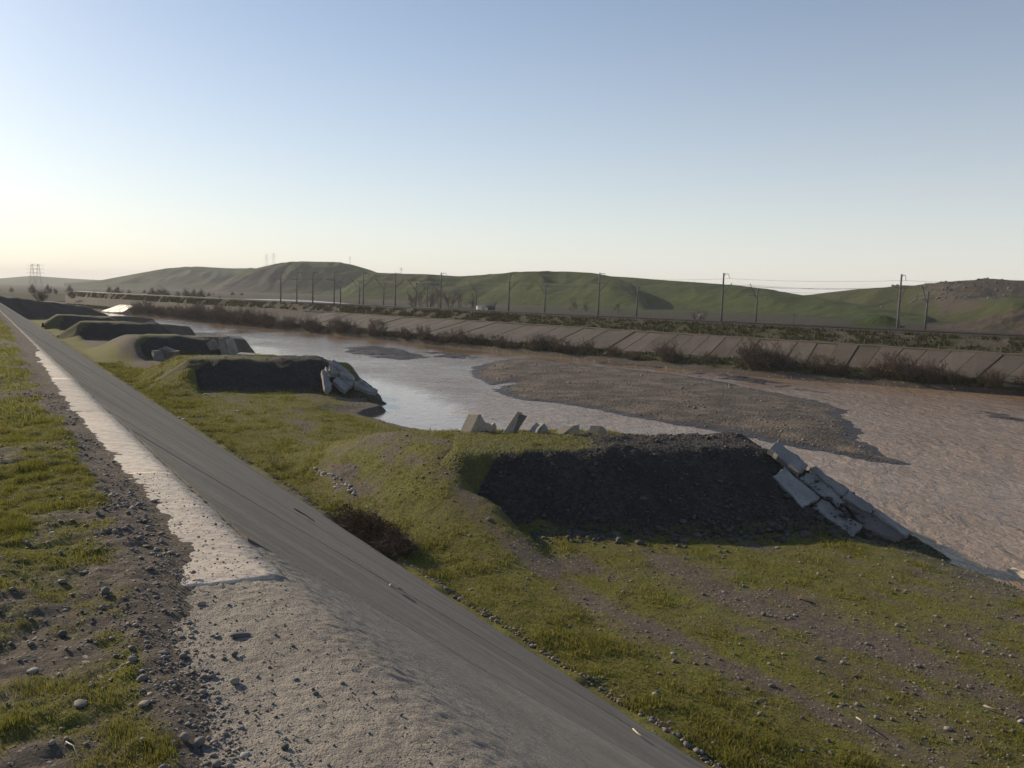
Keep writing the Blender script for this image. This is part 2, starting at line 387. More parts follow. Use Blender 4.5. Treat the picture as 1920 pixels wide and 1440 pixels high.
M_hillrock = mat_hill('rocky_hill_grass', (0.048, 0.055, 0.020), (0.060, 0.066, 0.022), (0.082, 0.066, 0.050), 0.03, 0.38)

# ================================================================== LARGE STRUCTURE
# ------------------------------------------------------------------ the near flood plain (t along the dike, a across it)
SHORE_T = [-60, 10, 16, 22, 30, 38, 45, 52, 62, 68, 72, 76, 81, 86, 92, 100, 110, 122, 140, 170, 210, 250, 300, 380, 520]
SHORE_A = [37, 36, 35.6, 36.6, 37.5, 34, 32, 30.6, 28.6, 28.4, 31.2, 32.2, 35.2, 36, 33, 31, 32, 36, 37, 37, 37, 37, 38, 41, 44]
SPURS = []   # polyline of the front top edge (t, a, top z) from the inland end to the nose
def add_spur(pts, w, fl, ns):
    Q = np.array(pts, float); seg = np.linalg.norm(np.diff(Q[:, :2], axis=0), axis=1); S = np.concatenate([[0], np.cumsum(seg)])
    u = (Q[-1, :2] - Q[-2, :2]) / seg[-1]; n = np.array([-u[1], u[0]])
    if n[0] > 0: n = -n
    SPURS.append(dict(Q=Q, S=S, L=S[-1], w=w, fl=fl, ns=ns, u=u, n=n, z1=Q[-1, 2]))
def tz(x, y, z): p = at(x, y, z); return (*TA(p), z)
add_spur([tz(858, 847, 3.75), tz(985, 842, 3.9), tz(1130, 840, 4.0), (27.65, 32.3, 4.0)], 4.4, 1.4, 1.5)
add_spur([tz(352, 672, 3.85), tz(460, 672, 3.95), (83.8, 30.0, 4.0)], 4.4, 1.45, 1.55)
add_spur([tz(260, 628, 4.0), tz(330, 629.5, 4.0), tz(392, 631, 3.9)], 4.4, 1.45, 1.55)
add_spur([tz(148, 602.5, 4.1), tz(215, 604, 4.05), tz(282, 606, 4.0)], 4.4, 1.45, 1.55)
add_spur([tz(106, 590, 4.1), tz(162, 591, 4.05), tz(206, 592, 4.0)], 4.4, 1.45, 1.55)
add_spur([(268, 5.0, 7.4), (286, 30.5, 4.0)], 6.0, 1.6, 1.6)
def spur_frame(s, t, a):
    """(distance along the front edge, signed distance in front of it)"""
    t = np.asarray(t, float); a = np.asarray(a, float); Q = s['Q']; best = np.full(t.shape, 1e9); al = np.zeros(t.shape); fr = np.zeros(t.shape); m = len(Q) - 1
    for i in range(m):
        e = Q[i + 1, :2] - Q[i, :2]; L = np.linalg.norm(e); u = e / L; n = np.array([-u[1], u[0]])
        if n @ s['n'] < 0: n = -n
        dt = t - Q[i, 0]; da = a - Q[i, 1]; k = dt * u[0] + da * u[1]; f = dt * n[0] + da * n[1]
        kc = np.clip(k, -1e9 if i == 0 else 0, 1e9 if i == m - 1 else L); d = np.hypot(f, k - kc)
        better = d < best; best = np.where(better, d, best); al = np.where(better, s['S'][i] + kc, al); fr = np.where(better, np.where(f >= 0, d, -d), fr)
    return al, fr
def spur_pt(s, al, fr):
    al = np.asarray(al, float); i = np.clip(np.searchsorted(s['S'], al, side='right') - 1, 0, len(s['Q']) - 2); Q = s['Q']
    e = Q[i + 1, :2] - Q[i, :2]; u = e / np.linalg.norm(e, axis=-1)[..., None]; n = np.stack([-u[..., 1], u[..., 0]], -1); sg = np.sign(n @ s['n']); n = n * sg[..., None]
    k = al - s['S'][i]; return Q[i, 0] + u[..., 0] * k + n[..., 0] * fr, Q[i, 1] + u[..., 1] * k + n[..., 1] * fr
def spur_height(s, t, a):
    """height of the groyne surface; falls below the plain away from it"""
    al, fr = spur_frame(s, t, a)
    wob = 0.6 * fbm(t / 2.4, a / 2.4, 3, 31) + 0.12 * fbm(t * 1.6, a * 1.6, 3, 33)
    front = fr + wob * 0.55 + (0.22 * fbm(al * 1.1, 0.25 * fr, 3, 37) + 0.10 * fbm(al * 3.0, 0.5 * fr, 2, 38)) * sstep(0.0, 1.0, fr); back = -fr - s['w'] + wob
    inl = 1 - sstep(0.2 * s['L'], 0.7 * s['L'], al); rough = 1.0 if s is SPURS[0] else 0.8
    ztop = np.interp(al, s['S'], s['Q'][:, 2]) + rough * (0.10 * fbm(t / 1.5, a / 1.5, 4, 35) + 0.22 * np.maximum(0, fbm(t / 0.9, a / 0.9, 3, 36))) * sstep(0, 6, al)
    ztop = ztop - np.maximum(0, -al) * 0.7
    if s is not SPURS[0]: ztop = ztop - 0.75 * np.maximum(0, fbm(al / 4.5 + s['L'], t * 0 + 1.7, 3, 39) + 0.15) * sstep(2, 7, al)
    nose = al - s['L'] + wob * 0.5
    soft = 0.35
    def sp(x): return 0.5 * (x + np.sqrt(x * x + soft * soft)) - 0.03
    return ztop - np.maximum(np.maximum(sp(front) / (s['fl'] - 0.2 * inl), sp(back) / (1.5 + 2.5 * inl)), sp(nose) / s['ns']), al, fr
HEAP = TA(at(632, 878, 2.0))
def hump(t, a):
    """each groyne grows out of a low swell of the plain on its upstream side"""
    h = 0 * t
    for s in SPURS[:5]:
        a0 = s['Q'][0, 1]; tf = np.interp(a, s['Q'][:, 1], s['Q'][:, 0]); x = t - tf
        x0 = -10.0 * sstep(a0 + 1.9, a0 - 1.2, a + 0.35 * fbm(t / 3.0, a / 3.0, 3, 19)) - 0.3; wr = 3.2 + 8.0 * sstep(a0 + 1.7, a0 - 1.2, a)
        h = np.maximum(h, 2.7 * sstep(13.6, 19.6, a) * sstep(x0, x0 + wr, x) * (1 - sstep(6.0, 21.0, x)))
    return h
def plain_height(t, a):
    sh = np.interp(t, SHORE_T, SHORE_A) + 0.9 * fbm(t / 5, a * 0 + 3.3, 3, 5) + 0.3 * fbm(t * 1.2, a, 3, 6)
    d = sh - a
    z = 0.55 + 0.45 * sstep(1.0, 6.5, d)
    z = np.where(d < 0.5, -0.7 + 1.25 * sstep(-1.0, 0.5, d), z)
    near = (t > 8) & (t < 31)
    z = np.where(near, -0.6 + 1.6 * sstep(-2.0, 6.0, d) ** 0.9, z)
    amp = sstep(-0.2, 2.0, d)
    z = z + amp * (0.10 * fbm(t / 7, a / 4, 4, 8) + 0.045 * fbm(t / 0.9, a / 0.9, 4, 9) + 0.015 * fbm(t * 4, a * 4, 3, 10))
    z = z + hump(t, a) * amp + (0.34 * np.maximum(0, fbm(t / 1.6, a / 1.6, 4, 14) + 0.12) + 0.05) * np.exp(-((a - 12.9) / 0.45) ** 2)
    # dirt heap beside the dike and a few hummocks
    ht, ha = HEAP; r2 = ((t - ht) / 2.2) ** 2 + ((a - ha) / 0.9) ** 2
    z = z + 0.2 * np.exp(-r2 * 2.0) * (1 + 0.5 * fbm(t * 1.5, a * 1.5, 3, 12))
    h2, a2 = TA(at(1010, 985, 1.0)); r3 = ((t - h2) / 1.1) ** 2 + ((a - a2) / 1.3) ** 2
    z = z + 0.38 * np.exp(-r3 * 1.5)
    return z, d
def plain_grass(t, a, d):
    g = 0.72 + 0.5 * fbm(t / 9.0, a / 2.0, 4, 21) + 0.34 * fbm(t / 1.6, a / 0.9, 4, 22)
    g = g + 0.32 * np.exp(-((a - 14.4) / 1.9) ** 2) - 0.16 * np.exp(-((a - 20.5) / 2.2) ** 2) + 0.10 * sstep(40, 60, t) * (1 - sstep(70, 120, t))
    g = g - 0.22 * sstep(28, 10, t) * sstep(15, 18, a) - 0.5 * sstep(75, 140, t) * sstep(14.5, 18.0, a)
    g = g - 0.9 * np.exp(-1.1 * (((t - HEAP[0]) / 2.2) ** 2 + ((a - HEAP[1]) / 0.85) ** 2))
    g = g - 0.5 * sstep(2.2, 0.3, d) - 0.35 * np.exp(-((a - 13.0) / 0.25) ** 2)
    g = g - 0.45 * sstep(66, 70, t) * sstep(84, 78, t) * sstep(24, 27, a)
    g = g - 0.30 * np.exp(-((a - 17.4 - 0.5 * fbm(t / 6, 0 * t, 3, 24)) / 0.45) ** 2) * sstep(34, 26, t) - 0.26 * np.exp(-((a - 21.6 - 0.7 * fbm(t / 6, 0 * t, 3, 25)) / 0.6) ** 2) * sstep(30, 24, t)
    return np.clip(g, 0, 1)
tt = np.concatenate([np.arange(-40, 8, 1.0), np.arange(8, 45, 0.13), np.arange(45, 95, 0.25), np.arange(95, 200, 0.6), np.arange(200, 520, 2.0)])
aa = np.concatenate([np.arange(12.4, 40, 0.16), np.arange(40, 62, 0.8)])
TT, AA = np.meshgrid(tt, aa, indexing='ij')
ZZ, DS = plain_height(TT, AA)
keep = ZZ > -0.65
V = WA(TT, AA, ZZ); F_ = grid_faces(len(tt), len(aa), keep)
v2, f2, used = compact(V.reshape(-1, 3), F_)
gm = plain_grass(TT, AA, DS).reshape(-1)[used]
o = obj_np('flood_plain', v2, f2, M_plain, attrs={'grass': gm}); tag(o, kind='structure')

# ------------------------------------------------------------------ river: water, bed
wxs = np.concatenate([np.arange(-900, -150, 15.0), np.arange(-150, 110, 1.6), np.arange(110, 601, 12.0)]); wys = np.concatenate([np.arange(-300, 20, 12.0), np.arange(20, 260, 1.6), np.arange(260, 1201, 15.0)])
WX, WY = np.meshgrid(wxs, wys, indexing='ij'); WT = WX * DD[0] + WY * DD[1]; WAa = WX * NN[0] + WY * NN[1]
off_ = WAa - np.interp(WT, SHORE_T, SHORE_A); bay = sstep(44, 52, WT) * sstep(11.0, 5.0, off_ + 2.5 * fbm(WT / 9, WAa / 6, 3, 171)) + sstep(0.05, 0.35, fbm(WX / 26, WY / 34, 3, 172)) * 0.55 * sstep(60, 90, WT) + 0.72 * sstep(45, 120, WT)
o = obj_np('river', np.stack([WX, WY, 0 * WX], -1).reshape(-1, 3), grid_faces(len(wxs), len(wys)), M_water, attrs={'calm': np.clip(bay, 0, 1)}); tag(o, kind='structure')
o = obj_poly('river_bed', [(-900, -300, -1.2), (600, -300, -1.2), (600, 1200, -1.2), (-900, 1200, -1.2)], [(0, 1, 2, 3)], M_core); tag(o, kind='structure')

# ------------------------------------------------------------------ gravel bars in the river
def gravel_bar(pix, res, height, wob, seed, sparse=0.0):
    P = np.array([at(x, y, 0.05)[:2] for x, y in pix]); lo = P.min(0) - 1.5; hi = P.max(0) + 1.5
    xs = np.arange(lo[0], hi[0], res); ys = np.arange(lo[1], hi[1], res); X, Y = np.meshgrid(xs, ys, indexing='ij')
    d = sd_poly(X, Y, P) + wob * fbm(X / (wob * 3.2), Y / (wob * 3.2), 4, seed)
    z = np.clip(d * 0.09, -0.4, height) + 0.16 * height / 0.4 * fbm(X / 5, Y / 5, 5, seed + 3, 0.6) * sstep(-0.5, 3.0, d) + 0.04 * fbm(X / 0.7, Y / 0.7, 3, seed + 5)
    z = z - 1.5 * sparse * np.clip(0.55 + 1.3 * fbm(X / 1.7, Y / 1.3, 4, seed + 8, 0.6), 0, 1.4)
    kp = z > -0.05
    f = grid_faces(len(xs), len(ys), kp); v = np.stack([X, Y, z], -1).reshape(-1, 3)
    v, f, us = compact(v, f); wet = np.clip((1.05 if sparse == 0 else 1.6) - z.reshape(-1)[us] / 0.22, 0, 1)
    o = obj_np('gravel_bar', v, f, M_bar, attrs={'wet': wet, 'grass': np.zeros(len(v))}); tag(o, kind='structure')
    return P
BIG = [(878, 692), (905, 682), (960, 673), (1000, 671), (1080, 681), (1150, 689), (1250, 700), (1340, 711), (1400, 726), (1480, 741), (1560, 757), (1588, 769), (1572, 776), (1590, 788), (1600, 803), (1625, 827), (1670, 852), (1712, 871), (1650, 867), (1560, 852), (1450, 828), (1330, 806), (1240, 791), (1120, 766), (1040, 755), (985, 750), (945, 741), (928, 733), (962, 717), (920, 722), (888, 706)]
PBIG = gravel_bar(BIG, 0.3, 0.42, 1.1, 41)
gravel_bar([(625, 652), (700, 645), (770, 655), (805, 668), (790, 675), (735, 676), (680, 668)], 0.45, 0.25, 2.0, 51, 0.16)
gravel_bar([(790, 660), (860, 660), (905, 668), (880, 674), (820, 670)], 0.45, 0.16, 2.0, 52, 0.22)
gravel_bar([(290, 596), (350, 601), (400, 608), (370, 608), (310, 602)], 0.8, 0.2, 3.0, 53, 0.16)
gravel_bar([(330, 622), (400, 624), (475, 634), (430, 637), (370, 633)], 0.6, 0.22, 2.0, 54, 0.1)
gravel_bar([(1250, 700), (1330, 694), (1460, 716), (1560, 737), (1500, 735), (1400, 716)], 0.35, 0.14, 1.6, 55, 0.2)
gravel_bar([(1060, 668), (1160, 672), (1260, 690), (1200, 690), (1110, 680)], 0.4, 0.14, 1.6, 56, 0.22)
gravel_bar([(1800, 760), (1860, 770), (1940, 786), (2000, 800), (1900, 792), (1840, 780)], 0.3, 0.2, 1.2, 57, 0.1)

# ------------------------------------------------------------------ far bank, lofted between measured lines
def line3(pts, z, xs): 
    px = [p[0] for p in pts]; py = [p[1] for p in pts]
    return np.array([at(x, np.interp(x, px, py), z) for x in xs])
FX = np.concatenate([np.arange(2500, 1000, -10.0), np.arange(1000, 400, -5), np.arange(400, 120, -2.5)])
L_wat = line3([(120, 577), (185, 582), (440, 609), (920, 657), (1420, 707), (1920, 742), (2500, 778)], 0.0, FX)
L_bot = line3([(120, 568.5), (185, 574), (440, 598), (900, 637), (1171, 657), (1603, 688), (1920, 718), (2500, 772)], 1.7, FX)
L_top = line3([(120, 554), (185, 559), (440, 575), (700, 591), (900, 603), (1420, 636), (1920, 667), (2500, 703)], 4.7, FX)
L_rai = line3([(120, 546), (185, 550), (440, 562.8), (660, 572.8), (950, 587), (1350, 606), (1920, 633), (2500, 660)], 6.7, FX)
def smooth(L, n=15):
    K = np.ones(n) / n; P = np.pad(L, ((n // 2, n // 2), (0, 0)), mode='edge')
    P[:n // 2] = L[0] + (L[0] - L[1:n // 2 + 1][::-1]); P[-(n // 2):] = L[-1] + (L[-1] - L[-n // 2:-1][::-1])
    return np.stack([np.convolve(P[:, k], K, 'valid') for k in range(3)], -1)
L_wat, L_bot, L_top, L_rai = [smooth(L) for L in (L_wat, L_bot, L_top, L_rai)]
tan_ = np.gradient(L_top, axis=0); tan_[:, 2] = 0; tan_ /= np.linalg.norm(tan_, axis=1)[:, None]
out_dir = np.stack([tan_[:, 1], -tan_[:, 0], 0 * tan_[:, 0]], -1); out_dir = smooth(out_dir, 21); out_dir *= np.sign(np.sum(out_dir * (L_rai - L_top), axis=1))[:, None]; out_dir /= np.linalg.norm(out_dir, axis=1)[:, None]
UZ = np.array([0, 0, 1.0])
rows = []; grs = []
def addrow(P, gval, n): rows.append(P); grs.append(gval)
def lerp(A, B, k): return A + (B - A) * k
for k in np.linspace(-0.35, 1, 14):
    P = lerp(L_wat, L_bot, k); z = np.where(k < 0, k * 3.0, 1.55 * np.clip(k, 0, 1) ** 0.6)
    P = P.copy(); P[:, 2] = z; rows.append(P); grs.append(0.75 if 0.25 < k else 0.15)
for k in np.linspace(0.1, 1, 8):
    P = lerp(L_bot, L_top, k); P = P.copy(); P[:, 2] -= 0.22; rows.append(P); grs.append(0.3)
q = L_top + out_dir * 0.4; rows.append(q + UZ * -0.02); grs.append(0.4)
for k in np.linspace(0.3, 0.88, 9):
    P = lerp(L_top, L_rai, k).copy(); P[:, 2] = 4.75 + (6.35 - 4.75) * sstep(0.3, 0.86, k); rows.append(P); grs.append(0.55)
rows.append(L_rai + UZ * -0.25); grs.append(0.15); rows.append(L_rai + out_dir * 9 + UZ * -0.25); grs.append(0.15)
rows.append(L_rai + out_dir * 11 + UZ * -0.9); grs.append(0.6); rows.append(L_rai + out_dir * 22 + UZ * -1.5); grs.append(0.7)
R3 = np.stack(rows, 0); G3 = np.array(grs)[:, None] + 0 * R3[:, :, 0]
n3 = fbm(R3[:, :, 0] / 3, R3[:, :, 1] / 3, 4, 61); amp = np.full(R3.shape[0], 0.28); amp[13:23] = 0.05; amp[-5:] = 0.08
R3[:, :, 2] += n3 * amp[:, None] * (R3[:, :, 2] > 0.3)
G3 = np.clip(G3 + 0.35 * fbm(R3[:, :, 0] / 7, R3[:, :, 1] / 7, 3, 62), 0, 1)
o = obj_np('far_bank', R3.reshape(-1, 3), grid_faces(R3.shape[0], R3.shape[1])[:, ::-1], M_far, attrs={'grass': G3}); tag(o, kind='structure')
# land beyond the railway, one sheet to the horizon
edge = (L_rai + out_dir * 21.0)
ring = []
for i in range(0, len(edge), 6):
    e = edge[i]; d2 = e[:2] / np.linalg.norm(e[:2]); col_ = []
    for k, r in enumerate(np.concatenate([[0, 15, 40, 90, 180, 320, 520, 800, 1200, 2000, 3500, 6500]])):
        p = e[:2] + d2 * r; col_.append((p[0], p[1], (5.15 if k else 5.05) - 0.0 * r))
    ring.append(col_)
ring = np.array(ring)
left = []                                                     # fan on round to the far left, behind the river's bend
az_end = math.atan2(ring[-1, 0, 0], ring[-1, 0, 1]); d_end = np.linalg.norm(ring[-1, 0, :2])
for az in np.linspace(az_end - 0.02, -1.5, 30):
    st = d_end * (1.0 + 0.0 * az); dv = np.array([math.sin(az), math.cos(az)])
    left.append([(dv[0] * (st + r), dv[1] * (st + r), 4.2 if k else 0.5) for k, r in enumerate([60, 90, 130, 180, 280, 420, 620, 900, 1300, 2100, 3600, 6600])])
ALL = np.concatenate([ring, np.array(left)], 0)
ALL[:, :, 2] += 0.25 * fbm(ALL[:, :, 0] / 40, ALL[:, :, 1] / 40, 3, 63)
o = obj_np('valley_floor', ALL.reshape(-1, 3), grid_faces(ALL.shape[0], ALL.shape[1]), M_valley, attrs={'grass': np.clip(0.6 + 0.5 * fbm(ALL[:, :, 0] / 60, ALL[:, :, 1] / 25, 3, 64), 0, 1)}); tag(o, kind='structure')

# ------------------------------------------------------------------ hills
def hz(x):
    v0 = ray(x, 0)[2]; v1 = ray(x, 1440)[2]; return 1440 * v0 / (v0 - v1)
def hill(sil, R, wf, wb, base, mat, seed, nz, rockf, res=4, bumps=(), name='hill'):
    sx = [p[0] for p in sil]; sy = [p[1] for p in sil]
    xs = np.arange(sx[0], sx[-1] + 0.1, res); ys = np.interp(xs, sx, sy)
    k = np.ones(5) / 5; ys = np.convolve(np.pad(ys, 2, mode='edge'), k, 'valid')
    Rx = np.interp(xs, [p[0] for p in R], [p[1] for p in R])
    top = np.array([atd(x, y, r)[2] for x, y, r in zip(xs, ys, Rx)]); H = np.maximum(top - base, -2.0)
    dirs = np.array([ray(x, hz(x))[:2] / np.linalg.norm(ray(x, hz(x))[:2]) for x in xs])
    s = np.concatenate([np.linspace(-1, 0, 46), np.linspace(0, 1, 14)[1:]])
    S, Xg = np.meshgrid(s, xs, indexing='ij')
    RR = Rx[None, :] + np.where(S < 0, S * wf, S * wb)
    g = np.where(S < 0, sstep(-1.05, 0.15, S) / sstep(-1.05, 0.15, 0.0), 1 - sstep(0, 1, S))
    PX = dirs[None, :, 0] * RR; PY = dirs[None, :, 1] * RR
    rid = 1 - np.abs(fbm(PX / (wf * 0.55), PY / (wf * 0.55), 4, seed)) * 2
    env = np.clip(4 * (-S) * (1 + S), 0, 1)
    Z = base + H[None, :] * g * (1 + nz * env * (rid - 0.45)) + np.where(S >= 0, 0.0, 1) * 0
    for bx, bs, wx_, ws_, amp_ in bumps:
        Z = Z + amp_ * H[None, :] * np.exp(-((Xg - bx) / wx_) ** 2 - ((S - bs) / ws_) ** 2)
    Z = Z + 0.028 * H.max() * fbm(PX / (wf * 0.06), PY / (wf * 0.06), 4, seed + 4) * (np.abs(S) > 0.03)
    rock = np.clip(rockf(Xg, S), 0, 1)
    Z = np.where(np.abs(S) > 0.985, base - 3.0, Z)
    o = obj_np(name, np.stack([PX, PY, Z], -1).reshape(-1, 3), grid_faces(len(s), len(xs)), mat, attrs={'rock': rock}); tag(o, kind='structure')
    return o
zero = lambda X, S: 0.10 + 0 * X
hill([(-500, 517), (-300, 520), (-100, 523), (0, 522), (60, 517), (130, 522), (185, 525), (260, 528), (340, 537)], [(-500, 3300), (400, 3300)], 900, 900, 3, M_hill, 71, 0.25, zero)
hill([(120, 531), (150, 529), (185, 526), (235, 517), (300, 505), (330, 502), (375, 500), (430, 503), (480, 503), (540, 508), (620, 530), (660, 543)], [(100, 1700), (700, 1500)], 190, 400, 3.5, M_hill, 72, 0.45, lambda X, S: 0.25 * sstep(-0.2, -0.6, S))
hill([(395, 543), (430, 522), (480, 503), (520, 494), (560, 491), (630, 491), (660, 496), (700, 508), (735, 524), (765, 541), (790, 556), (800, 562)], [(380, 1150), (800, 980)], 85, 350, 4, M_hill, 73, 0.32,
     lambda X, S: 0.75 * sstep(600, 500, X) * sstep(-0.05, -0.25, S), bumps=[(560, -0.4, 40, 0.25, 0.15)])
hill([(640, 545), (680, 515), (700, 511), (745, 513), (800, 514), (860, 518), (920, 514), (1000, 511), (1060, 509), (1110, 511.5), (1150, 519), (1185, 533), (1208, 551), (1216, 568), (1220, 590)], [(600, 700), (1000, 560), (1240, 470)], 75, 260, 4.6, M_hill, 74, 0.32, zero, bumps=[(985, -0.35, 45, 0.3, 0.16), (900, -0.5, 50, 0.3, -0.1)])
hill([(1040, 560), (1060, 530), (1110, 516), (1180, 520), (1240, 525), (1300, 529), (1380, 535), (1440, 543), (1495, 552), (1560, 562), (1660, 580), (1740, 592)], [(1000, 640), (1300, 520), (1750, 360)], 85, 300, 4.6, M_hill, 75, 0.3, zero, bumps=[(1420, -0.5, 60, 0.3, 0.1)])
hill([(1400, 590), (1440, 562), (1480, 555), (1520, 552.5), (1545, 549), (1600, 543), (1660, 539), (1700, 537), (1745, 533), (1800, 526), (1840, 524), (1920, 526), (2050, 528), (2250, 535), (2600, 560), (2700, 600)], [(1400, 560), (1600, 480), (1900, 400), (2700, 340)], 95, 250, 4.6, M_hillrock, 76, 0.5,
     lambda X, S: 0.25 + 0.45 * sstep(1640, 1800, X) * sstep(-0.75, -0.2, S) + 0.4 * np.exp(-((X - 1790) / 60) ** 2 - ((S + 0.6) / 0.18) ** 2), bumps=[(1900, -0.62, 60, 0.2, 0.2), (1650, -0.5, 60, 0.3, 0.12)])
hill([(1700, 606), (1760, 611), (1830, 600), (1880, 586), (1930, 580), (2000, 576), (2100, 580), (2200, 610)], [(1700, 225), (2300, 215)], 28, 40, 4.8, M_hillrock, 77, 0.5, lambda X, S: 0.75 + 0 * X, name='earth_mound')
hill([(1600, 601), (1625, 597), (1645, 592), (1660, 590), (1672, 594), (1690, 601)], [(1600, 250), (1700, 250)], 14, 14, 5.0, M_hill, 78, 0.2, zero, res=2, name='earth_mound')

# ================================================================== THE DIKE
dike = empty('concrete_dike', W(5, 1.5, 1.0)); tag(dike, 'long grey concrete dike slope with pale crest slabs running into the distance', 'dike')
DINV = Matrix.Translation(-Vector(dike.location))
def dchild(o): o.parent = dike; o.matrix_parent_inverse = DINV; return o
SL = 1.386
def slope_z(a): return 9.30 - (a - 1.55) / SL
# earth core under the slabs
tt = np.array([-40, 0, 20, 60, 140, 300, 520.0]); prof = [(-60, 1.0), (-21, 1.0), (-6.9, 9.12), (1.2, 9.15), (1.55, 9.12), (13.3, slope_z(13.3) - 0.16), (13.6, 0.2)]
V = np.array([[W(t, a, z) for a, z in prof] for t in tt]); dchild(obj_np('core', V.reshape(-1, 3), grid_faces(len(tt), len(prof))[:, ::-1], M_core, smooth=False))
# rough first stretch: crest and slope in one cast
ta_ = np.concatenate([np.arange(-8, 1.2, 0.4), np.arange(1.2, 5.74, 0.016), [5.745]])
ac = np.concatenate([np.arange(0.35, 2.3, 0.016), np.geomspace(2.3, 13.1, 90)])
T_, A_ = np.meshgrid(ta_, ac, indexing='ij')
def crest_z(a):
    zs = slope_z(a) + 0.004; k = 0.06; return -k * np.log(np.exp(-0.305 / k) + np.exp(-(zs - 9) / k)) + 9
def apron_z(t, a):
    z = crest_z(a)
    rough = sstep(3.0, 1.2, a) * 0.8 + 0.2
    e = np.exp(-((a - 1.62 - 0.12 * fbm(t * 2, a * 0, 2, 3)) / 0.16) ** 2)
    return z + rough * (0.006 * fbm(t * 3, a * 3, 4, 81) + 0.007 * fbm(t * 18, a * 18, 4, 82, 0.65) + 0.0055 * fbm(t * 45, a * 45, 2, 83)) + 0.007 * e * fbm(t * 22, a * 22, 3, 84)
V = WA(T_, A_, apron_z(T_, A_)); dchild(obj_np('rough_apron', V.reshape(-1, 3), grid_faces(len(ta_), len(ac))[:, ::-1], M_apron))
# slope panels, each a slab with its own joints
PT = [5.78, 10.9, 16.05, 23.25]
while PT[-1] < 330: PT.append(PT[-1] + 5.2)
def slab_mesh(name, fn, tA, tB, aA, aB, th, nt_, na_, mat, wob=0.0, seed=0):
    u = np.linspace(0, 1, nt_); v = np.linspace(0, 1, na_); U, Vv = np.meshgrid(u, v, indexing='ij')
    T0 = tA + (tB - tA) * U; A0 = aA + (aB - aA) * Vv
    eu = np.minimum(U, 1 - U) * (nt_ - 1) < 0.5; ev = np.minimum(Vv, 1 - Vv) * (na_ - 1) < 0.5
    T0 = T0 + wob * eu * fbm(A0 * 11, T0 * 5 + seed, 4, seed, 0.65); A0 = A0 + wob * ev * fbm(T0 * 4, A0 * 4 + seed, 4, seed + 1)
    Z0 = fn(T0, A0); Z1 = Z0 - th
    Z0 = Z0 - 0.004 * (eu | ev)
    top = WA(T0, A0, Z0).reshape(-1, 3); bot = WA(T0, A0, Z1).reshape(-1, 3); n = len(top)
    f = grid_faces(nt_, na_)[:, ::-1]; idx = np.arange(n).reshape(nt_, na_)
    loop = np.concatenate([idx[0, :], idx[1:, -1], idx[-1, :-1][::-1], idx[1:-1, 0][::-1]])
    nx = np.roll(loop, -1); side = np.stack([loop, nx, nx + n, loop + n], -1)
    return np.concatenate([top, bot]), np.concatenate([f, side])
for i in range(len(PT) - 1):
    dz = random.uniform(-0.004, 0.004); tw = random.uniform(-0.001, 0.001); wide = 0.007 if i % 3 == 0 else 0.003
    nn = 60 if i < 8 else 8
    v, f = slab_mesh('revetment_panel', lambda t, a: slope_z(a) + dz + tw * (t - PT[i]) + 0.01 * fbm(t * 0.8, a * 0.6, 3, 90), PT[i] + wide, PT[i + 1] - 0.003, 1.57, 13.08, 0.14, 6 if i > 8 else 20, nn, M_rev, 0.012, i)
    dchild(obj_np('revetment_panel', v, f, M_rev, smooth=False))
# pale crest slabs
CT = [4.83, 8.15, 12.45, 16.84, 21.3]
while CT[-1] < 170: CT.append(CT[-1] + 4.4)
for i in range(len(CT) - 1):
    fine = i < 3; dz = random.uniform(-0.003, 0.003)
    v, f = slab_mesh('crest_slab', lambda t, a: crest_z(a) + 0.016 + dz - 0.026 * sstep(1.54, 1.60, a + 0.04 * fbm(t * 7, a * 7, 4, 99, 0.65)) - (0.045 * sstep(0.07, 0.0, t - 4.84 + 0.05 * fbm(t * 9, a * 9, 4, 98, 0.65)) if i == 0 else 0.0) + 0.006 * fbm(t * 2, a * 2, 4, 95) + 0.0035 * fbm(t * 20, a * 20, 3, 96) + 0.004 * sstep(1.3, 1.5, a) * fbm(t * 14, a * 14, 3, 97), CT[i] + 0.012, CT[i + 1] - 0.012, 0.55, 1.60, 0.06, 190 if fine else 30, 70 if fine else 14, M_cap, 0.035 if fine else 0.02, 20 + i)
    wa_ = v @ NN; o = obj_np('crest_slab', v, f, M_cap, smooth=True, attrs={'worn': 0.85 * sstep(1.28, 1.58, wa_) + 0.25 * sstep(1.15, 0.95, wa_)}); nt_, na_ = (190, 70) if fine else (30, 14); sm = np.ones(len(o.data.polygons), bool); sm[(nt_ - 1) * (na_ - 1):] = False; o.data.polygons.foreach_set('use_smooth', sm); dchild(o)

sheet = [(-80, -20), (-80, -3000), (6000, -3000), (6000, -20)]
o = obj_poly('landside_field', [W(t, a, 1.05) for t, a in sheet], [(0, 1, 2, 3)], M_valley); tag(o, kind='structure')
